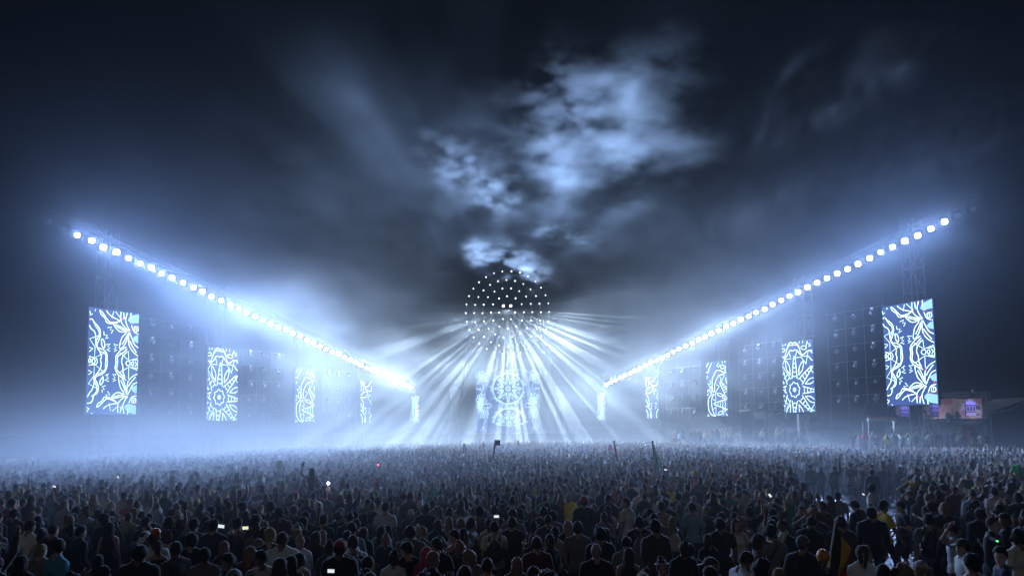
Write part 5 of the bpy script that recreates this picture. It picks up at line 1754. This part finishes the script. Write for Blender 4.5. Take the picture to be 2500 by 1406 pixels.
def figure_lod(pose, voxel, ratio, hair, sleeve, shorts, cut):
    """one dressed figure with a garment index per vertex: 0 skin, 1 top, 2 legs, 3 hair, 4 shoes"""
    P = POSES[pose]
    sol = body_solids(P, True)
    sol2 = []
    for q in sol:
        if q[0] == 'c':
            g = 0.022 if q[5] in ('uarm', 'torso', 'thigh', 'calf') else 0.012
            sol2.append((q[0], q[1], q[2], q[3] + g, q[4] + g, q[5]))
        else:
            g = 0.02 if q[5] != 'head' else 0.012
            sol2.append((q[0], q[1], tuple(v + g for v in q[2]), q[3], None, q[5]))
    if hair == 'long_hair':
        sol2.append(('e', Vector((0, -0.075, 1.50)), (0.10, 0.06, 0.2), None, None, 'hair'))
    V, N_, F = grow(solids_mesh(sol2, 8), voxel, 2, ratio)
    nm, tt = bone_of(V, sol2)
    HL = (V - np.array(NECK)) @ np.array(P.head_m) + np.array(NECK)
    rel = HL - np.array([0, 0, 1.635])
    back = rel @ np.array([0, -0.62, 0.78])
    g = np.zeros(len(V), int)
    g[np.isin(nm, ('torso',)) | (nm == 'uarm') & (tt < (0.99 if sleeve else 0.7)) | (nm == 'farm') & (tt < (0.9 if sleeve else -1)) | (nm == 'hips') & (V[:, 2] > 0.92)] = 1
    g[(nm == 'hips') & (V[:, 2] <= 0.92) | (nm == 'thigh') | (nm == 'calf') & (not shorts)] = 2
    g[(nm == 'hair') | np.isin(nm, ('head',)) & (back > -0.005) & ~((rel[:, 1] > 0.06) & (rel[:, 2] < 0.05))] = 3
    g[nm == 'foot'] = 4
    tri = []
    for f in F:
        for k in range(1, len(f) - 1):
            tri.append((f[0], f[k], f[k + 1]))
    tri = np.array(tri, np.int32)
    if cut:
        keepv = V[:, 2] > cut
        tri = tri[keepv[tri].all(axis=1)]
        used = np.unique(tri)
        remap = -np.ones(len(V), np.int32); remap[used] = np.arange(len(used))
        V, g, tri = V[used], g[used], remap[tri]
    return V.astype(np.float32), g, tri

def crowd_object(name, places, protos, seed, label, z_of=None):
    r = np.random.default_rng(seed)
    Vs, Ts, Cs, n = [], [], [], 0
    tops = [TOPC[t] for t in TOP_W + ['white', 'grey', 'beige', 'red', 'yellow', 'green', 'pale blue', 'white']]
    hairs = [HAIRC[h] for h in ('dark', 'dark', 'brown', 'brown', 'brown', 'blond', 'blond', 'red-brown', 'grey')]
    for (x, y) in places:
        V, g, T = protos[r.integers(len(protos))]
        a = r.normal(0, 0.4) - math.atan2(x, 100.0 - y) * 0.8
        if r.random() < 0.07:
            a += r.uniform(1.5, 4.5)
        s = float(np.clip(r.normal(0.985, 0.055), 0.82, 1.13))
        c, sn = math.cos(a), math.sin(a)
        W = np.empty_like(V)
        W[:, 0] = (V[:, 0] * c - V[:, 1] * sn) * s + x
        W[:, 1] = (V[:, 0] * sn + V[:, 1] * c) * s + y
        W[:, 2] = V[:, 2] * s + (z_of(x, y) if z_of else 0.0)
        pal = np.array([SKINS[r.integers(len(SKINS))], tops[r.integers(len(tops))], PANTC[r.integers(len(PANTC))], hairs[r.integers(len(hairs))], (0.05, 0.05, 0.05)]) * r.uniform(0.75, 1.25, (5, 1))
        if r.random() < 0.05:
            pal[3] = tops[r.integers(len(tops))]
        Vs.append(W); Ts.append(T + n); Cs.append(pal[g]); n += len(V)
    V = np.concatenate(Vs); T = np.concatenate(Ts); C = np.concatenate(Cs)
    me = bpy.data.meshes.new(name)
    me.vertices.add(len(V)); me.vertices.foreach_set('co', V.ravel())
    me.loops.add(T.size); me.loops.foreach_set('vertex_index', T.ravel().astype(np.int32))
    me.polygons.add(len(T)); me.polygons.foreach_set('loop_start', np.arange(0, T.size, 3, dtype=np.int32))
    me.polygons.foreach_set('use_smooth', np.ones(len(T), bool))
    a = me.attributes.new('tone', 'FLOAT_COLOR', 'POINT')
    a.data.foreach_set('color', np.concatenate([C, np.ones((len(C), 1))], 1).astype(np.float32).ravel())
    me.materials.append(crowd_mat)
    me.update()
    o = link(name, me)
    print(name, len(places), 'figures', len(T), 'triangles')
    return tag(o, label, None, None, 'stuff')

MID_Y = 40.0
protos_mid = [figure_lod(p, 0.042, 0.36, h, s, sh, 0.0) for p, h, s, sh in (
    ('stand', '', 0, 0), ('stand_f', 'long_hair', 0, 1), ('bent', '', 1, 0), ('bent_f', 'long_hair', 0, 0), ('arm_up', '', 0, 0), ('phone_up', '', 1, 0), ('stand', '', 1, 1), ('turned', '', 0, 0),
    ('turned_f', 'long_hair', 1, 0), ('drink', '', 0, 1), ('crossed_f', 'long_hair', 0, 0), ('hand_head', '', 0, 0), ('stand_f', '', 1, 0), ('stand', '', 0, 0), ('bent', '', 0, 1))]
protos_far = [figure_lod(p, 0.055, 0.20, h, s, sh, 0.0) for p, h, s, sh in (
    ('stand', '', 0, 0), ('stand_f', 'long_hair', 0, 1), ('bent', '', 1, 0), ('arm_up', '', 0, 0), ('arms_up_f', 'long_hair', 0, 0), ('stand', '', 1, 1), ('phone_up', '', 0, 0), ('stand_f', 'long_hair', 1, 0), ('stand', '', 0, 0), ('drink', '', 0, 0))]
print('lod', [len(p[2]) for p in protos_mid], [len(p[2]) for p in protos_far])
taken = spots + fill
grid_t = {}
for q in taken:
    grid_t.setdefault((int(q[0] // 1), int(q[1] // 1)), []).append(q)
def free(p):
    i, j = int(p[0] // 1), int(p[1] // 1)
    near = [q for a in (-1, 0, 1) for b_ in (-1, 0, 1) for q in grid_t.get((i + a, j + b_), ())]
    return far_from(p, near, 0.45)
mid = fill_spots(8.6, MID_Y, lambda y: 2.3 if y < 22 else 2.6, 3, lambda x, y: not open_ground(x, y) )
mid = [p for p in mid if p[1] > NEAR_LIMIT and free(p)] + [c for c in left_over if free(c) and c[1] <= NEAR_LIMIT]
def in_arena(x, y):
    lim = lambda W_: W_.a.x + (W_.b.x - W_.a.x) * (y - W_.a.y) / (W_.b.y - W_.a.y)
    if y > 96:
        return False
    if y < 54:
        return abs(x) < 46
    return lim(WL) + 2.2 < x < lim(WR) - 2.2
far = fill_spots(MID_Y, 96, lambda y: 2.6, 8, in_arena)
crowd_object('crowd_middle', mid, protos_mid, 4, 'mass of people filling the middle of the field')
crowd_object('crowd_far', far, protos_far, 5, 'mass of people reaching to the stage')

# ------------------------------------------------------------------ spectators on the decks
deck_places, deck_z = [], {}
rr2 = random.Random(5)
for xa, xb, Y, hz_ in DECKS:
    nrow = 3
    for r_ in range(nrow):
        x = xa + 0.3
        while x < xb - 0.2:
            p = (x + rr2.uniform(-0.2, 0.2), Y - 1.0 + r_ * 0.95 + rr2.uniform(-0.35, 0.35))
            if rr2.random() < 0.75:
                deck_places.append(p); deck_z[p] = hz_ + rr2.choice((0, 0, 0.12))
            x += rr2.uniform(0.5, 0.85)
crowd_object('crowd_on_decks', deck_places, protos_far, 15, 'rows of people standing on the raised decks', lambda x, y: deck_z[(x, y)])

# ------------------------------------------------------------------ riders on shoulders in the far crowd
for px, py, yaw, lab in ((1133, 1082, 0.0, 'person riding on shoulders with arms out, silhouetted left of the stage screen'), (762, 1143, 0.2, 'person riding on shoulders in the mist beside the bright torch'),
                         (1265, 1074, -0.1, 'person riding on shoulders silhouetted below the main screen'), (1180, 1078, 0.1, 'person riding on shoulders next to the dark pole')):
    base_h = 1.45
    top = base_h + 0.84
    p = at_z(px, py, top)
    o = person(p.x, p.y, yaw, 'rider', ('top', 'black'), 'trousers', ('long_hair', 'dark'), (), 1.0, z=base_h - 0.93 + 0.02)
    tag(o, lab, 'person', 'riders on shoulders')
    q = person(p.x, p.y, yaw, 'stand', ('shirt', 'black'), 'trousers', ('short_hair', 'dark'), (), 0.98)
    tag(q, lab.replace('person riding on shoulders', 'person carrying the rider').replace(' with arms out', ''), 'person', 'people carrying riders')

# ------------------------------------------------------------------ flags, balls, phones
M['flag_black'] = plain('flag_black', (0.012, 0.012, 0.014), 0.8, 0, 0.3)
M['flag_yellow'] = plain('flag_yellow', (0.75, 0.45, 0.01), 0.75, 0, 0.25)
M['flag_red'] = plain('flag_red', (0.5, 0.012, 0.018), 0.75, 0, 0.25)
M['flag_green'] = plain('flag_green', (0.05, 0.45, 0.12), 0.75, 0, 0.25)
M['flag_pink'] = plain('flag_pink', (0.7, 0.06, 0.16), 0.75, 0, 0.25)
M['pole_white'] = plain('pole_white', (0.75, 0.75, 0.74), 0.35, 0, 0.06)
M['pole_dark'] = plain('pole_dark', (0.03, 0.03, 0.04), 0.5)
M['ball_orange'] = plain('ball_orange', (0.75, 0.30, 0.03), 0.45, 0, 0.15)
M['ball_yellow'] = plain('ball_yellow', (0.5, 0.48, 0.1), 0.5, 0, 0.1)
M['balloon_red'] = plain('balloon_red', (0.55, 0.08, 0.03), 0.35, 0, 0.1)
M['balloon_pink'] = plain('balloon_pink', (0.75, 0.25, 0.35), 0.35, 0, 0.1)

def flag(name, foot, top, W, H, mats, drop, label, group='flags in the crowd', r=0.02, seed=0):
    """pole from foot to top; cloth with W x H, split into len(mats) upright bands, hanging down as it sags"""
    foot, top = Vector(foot), Vector(top)
    root = empty(name, foot)
    d = (top - foot).normalized()
    pb = MB(); pb.tube((0, 0, 0), top - foot, r, 8); pb.build('pole', mats[0], root)
    pb = MB(); pb.ball(top - foot, r * 1.6, 8, 6); pb.build('finial', mats[0], root)
    nu, nv = 18, 12
    nb = len(mats) - 1
    for bi in range(nb):
        c = MB()
        vs, fs = [], []
        per = nu // nb
        for i in range(per + 1):
            u = (bi + i / per) / nb
            for j in range(nv + 1):
                v = j / nv
                p = (top - foot) - d * (0.03 + H * v)
                out = Vector((W * u * math.cos(drop), 0.10 * math.sin(7 * u + 3 * v + seed) * (0.3 + u) - 0.04, -W * u * math.sin(drop)))
                vs.append(p + out)
        for i in range(per):
            for j in range(nv):
                a = i * (nv + 1) + j
                fs.append((a, a + 1, a + nv + 2, a + nv + 1))
        c.add(vs, fs)
        o = c.build('band' if nb > 1 else 'cloth', mats[1 + bi], root, True)
        s = o.modifiers.new('s', 'SOLIDIFY'); s.thickness = 0.006
    return tag(root, label, 'flag', group)

# black, yellow and red flag at the lower right
Yf = 10.2
flag('tricolour_flag', at(2022, 1385, Yf), at(2041, 1270, Yf), 0.56, 0.50, [M['pole_white'], M['flag_black'], M['flag_yellow'], M['flag_red']], R(68), 'black, yellow and red flag drooping from a white pole, lower right', r=0.017)
def far_flag(nm, px, py0, py1, px1, W, H, mats, drop, lab):
    Y = at_z(px, py1 + 12, 1.9).y
    flag(nm, at(px, py1 + 14, Y), at(px1, py0, Y), W, H, mats, drop, lab, r=0.035, seed=px)
far_flag('green_flag', 1598, 1078, 1112, 1593, 0.55, 1.3, [M['pole_dark'], M['flag_green']], R(70), 'green flag above the crowd right of the main screen')
far_flag('pink_flag', 1507, 1078, 1112, 1499, 0.35, 0.8, [M['pole_dark'], M['flag_pink']], R(75), 'small pink flag above the crowd right of the main screen')
p0, p1 = at_z(1202, 1130, 1.7), None
Yp = p0.y
pole = empty('banner_pole', at(1203, 1122, Yp))
t = at(1210, 1073, Yp) - pole.location
bb = MB(); bb.tube((0, 0, 0), t, 0.055, 8); bb.build('shaft', M['pole_dark'], pole)
bb = MB(); bb.box(t + Vector((0.12, 0, -0.16)), (0.26, 0.02, 0.3)); bb.build('pennant', M['flag_black'], pole)
tag(pole, 'leaning dark pole above the crowd below the main screen', 'pole')

# green cloak of cloth held up at the right edge
c0 = at_z(2472, 1138, 1.95)
ck = MB()
vs, fs = [], []
for i in range(13):
    for j in range(11):
        u, v = i / 12, j / 10
        w = 0.25 + 0.75 * math.sin(min(1, v * 1.3) * math.pi / 2)
        vs.append((-0.55 * w + 1.1 * u * w, 0.10 * math.sin(9 * u + 2 * v), 1.95 - 1.35 * v + 0.10 * math.sin(math.pi * u)))
for i in range(12):
    for j in range(10):
        a = i * 11 + j
        fs.append((a, a + 1, a + 12, a + 11))
ck.add(vs, fs)
cloak = empty('flag_cape', (c0.x, c0.y - 0.25, 0))
k_ = ck.build('cloth', M['flag_green'], cloak, True); s = k_.modifiers.new('s', 'SOLIDIFY'); s.thickness = 0.008
bb = MB(); bb.tube((-0.3, 0.05, 1.93), (0.3, 0.05, 1.96), 0.012, 6); bb.build('hem', M['flag_green'], cloak)
tag(cloak, 'dark green flag worn like a cape at the right edge', 'flag', 'flags in the crowd')

def ball(nm, c, r_, mat, lab, knot=True, group=None):
    root = empty(nm, c)
    bb = MB(); bb.ball((0, 0, 0), (r_, r_, r_ * (1.12 if knot else 1)), 20, 14); bb.build('skin', mat, root, True)
    bb = MB(); bb.tube((0, 0, -r_ * (1.12 if knot else 1) - 0.015), (0, 0, -r_ * (1.05 if knot else 0.96)), 0.018, 6, 0.006); bb.build('knot' if knot else 'valve', mat, root)
    return tag(root, lab, 'balloon' if knot else 'ball', group)
ball('balloon', at(2009, 1357, 9.6), 0.085, M['ball_orange'], 'orange balloon left of the tricolour flag')
ball('balloon', at(381, 1300, 12.0), 0.075, M['balloon_red'], 'orange-red balloon beside the white cap, lower left', True)
ball('balloon', at(1490, 1092, at_z(1490, 1100, 1.8).y), 0.22, M['balloon_pink'], 'pale pink balloon left of the small pink flag')
ball('beach_ball', at(683, 1132, at_z(683, 1142, 1.8).y), 0.20, M['ball_yellow'], 'dull yellow ball above the misty crowd on the left', False)

M['screen_white'] = glow('screen_white', (0.85, 0.95, 1.0), 0.9)
M['screen_yellow'] = glow('screen_yellow', (0.95, 0.95, 0.55), 0.9)
M['torch'] = glow('torch', (0.85, 0.88, 1.0), 40.0)
M['red_led'] = glow('red_led', (1.0, 0.08, 0.1), 5.0)
def phone(px, py, Y, tilt, mat, lab, k=1.0):
    root = empty('phone', at(px, py, Y))
    root.rotation_euler = (0, tilt, 0)
    bb = MB(); bb.box((0, 0.006, 0), (0.12 * k, 0.010, 0.062 * k)); bb.build('case', M['dark_box'], root)
    bb = MB(); bb.box((0, -0.001, 0), (0.11 * k, 0.003, 0.055 * k)); bb.build('display', mat, root)
    bb = MB(); bb.tube((0.044 * k, 0.0115, 0.018 * k), (0.044 * k, 0.014, 0.018 * k), 0.008, 8); bb.build('camera_lens', M['lens_glass'], root)
    return tag(root, lab, 'phone', 'lit phones in the crowd')
phone(540, 1284, 12.6, 0.15, M['screen_white'], 'white-lit phone held sideways, lower left')
phone(599, 1288, 12.4, -0.05, M['screen_yellow'], 'yellow-lit phone held up right of the white-lit one, lower left', 0.95)
phone(1212, 1260, 14.2, 0.0, M['screen_white'], 'white-lit phone above the black backpack, bottom centre', 0.9)
phone(808, 1393, 9.2, 0.05, M['screen_white'], 'dim phone at the bottom edge left of centre', 0.8)
phone(133, 1187, 19.5, 0.3, M['screen_white'], 'tiny lit phone in the misty crowd at the left edge', 0.8)
phone(288, 1164, 24.0, 1.2, M['screen_white'], 'tiny lit phone in the misty crowd on the left', 0.8)
phone(1880, 1209, 17.6, 0.9, M['screen_white'], 'white-lit phone in front of the beige T-shirt, right of centre', 0.9)
phone(2108, 1206, 18.0, 0.6, M['screen_white'], 'phone lighting the hand of the curly-haired person in white', 0.6)
phone(1625, 1146, 29.0, 0.2, M['screen_white'], 'tiny lit phone in the crowd below the green flag', 1.0)
def lampdot(nm, px, py, Y, r_, mat, lab, power, colr):
    root = empty(nm, at(px, py, Y))
    bb = MB(); bb.tube((0, 0.012, 0), (0, 0.16, 0.02), 0.022 + r_ * 0.3, 10); bb.build('barrel', M['dark_box'], root)
    bb = MB(); bb.tube((0, -0.02, 0), (0, 0.014, 0), r_, 12, r_ * 0.8); bb.build('reflector', mat, root)
    if power:
        ld = bpy.data.lights.new('bulb', 'SPOT'); ld.energy = power; ld.color = colr; ld.shadow_soft_size = 0.04; ld.spot_size = R(120); ld.spot_blend = 0.8
        lo = link('bulb', ld, root); lo.location = (0, -0.06, 0); lo.rotation_euler = (R(90), 0, 0)
    return tag(root, lab, 'torch', 'small lights in the crowd')
lampdot('hand_torch', 802, 1179, 22.5, 0.04, M['torch'], 'bright white torch shining at the camera from the misty crowd', 8, (0.7, 0.75, 1))
lampdot('bicycle_light', 923, 1134, 31.0, 0.04, M['red_led'], 'tiny red light in the misty crowd left of centre', 0, None)
lampdot('glow_stick', 2434, 1320, 11.5, 0.012, glow('green_led', (0.1, 1.0, 0.2), 3.0), 'tiny green light near the right edge', 0, None)

# ------------------------------------------------------------------ trampled litter: cups, foil and paper on the ground
lm, nt, b = new_mat('litter')
ca = nt.nodes.new('ShaderNodeAttribute'); ca.attribute_name = 'tone'
nt.links.new(ca.outputs['Color'], b.inputs['Base Color'])
b.inputs['Roughness'].default_value = 0.22
b.inputs['Specular IOR Level'].default_value = 0.8
r = np.random.default_rng(12)
LV, LF, LC = [], [], []
n = 0
def litter_piece(x, y, s, kind, tone):
    global n
    a = r.uniform(0, 6.28); c, sn = math.cos(a), math.sin(a)
    if kind == 0:                                            # crumpled scrap
        k = 6
        pts = [(math.cos(2 * math.pi * i / k) * r.uniform(0.6, 1.2), math.sin(2 * math.pi * i / k) * r.uniform(0.5, 1.1), r.uniform(0.05, 0.7)) for i in range(k)] + [(0, 0, r.uniform(0.3, 1.0))]
        fs = [(i, (i + 1) % k, k) for i in range(k)]
    else:                                                    # flattened plastic cup lying down
        k = 7
        pts = []
        for t, rad in ((-1, 0.42), (1, 0.62)):
            for i in range(k):
                q = 2 * math.pi * i / k
                pts.append((t * 0.9, rad * math.cos(q), 0.42 + 0.42 * math.sin(q)))
        fs = [(i, (i + 1) % k, k + (i + 1) % k) for i in range(k)] + [(i, k + (i + 1) % k, k + i) for i in range(k)]
    for p in pts:
        LV.append(((p[0] * c - p[1] * sn) * s + x, (p[0] * sn + p[1] * c) * s + y, p[2] * s * (0.6 if kind == 0 else 1.0) + 0.004)); LC.append((*tone, 1))
    for f in fs:
        LF.append(tuple(i + n for i in f))
    n += len(pts)
for _ in range(9000):
    y = 8 + 26 * r.random() ** 1.2
    x = y * r.uniform(0.26, 0.70)
    litter_piece(x, y, r.uniform(0.02, 0.065), 0 if r.random() < 0.6 else 1, [(0.45, 0.45, 0.47), (0.25, 0.26, 0.28), (0.12, 0.12, 0.13), (0.25, 0.2, 0.14)][r.integers(4)])
me = bpy.data.meshes.new('litter'); me.from_pydata(LV, [], LF)
a = me.attributes.new('tone', 'FLOAT_COLOR', 'POINT'); a.data.foreach_set('color', np.array(LC, np.float32).ravel())
me.materials.append(lm)
tag(link('litter', me), 'flattened cups and scraps strewn over the trampled ground', None, None, 'stuff')
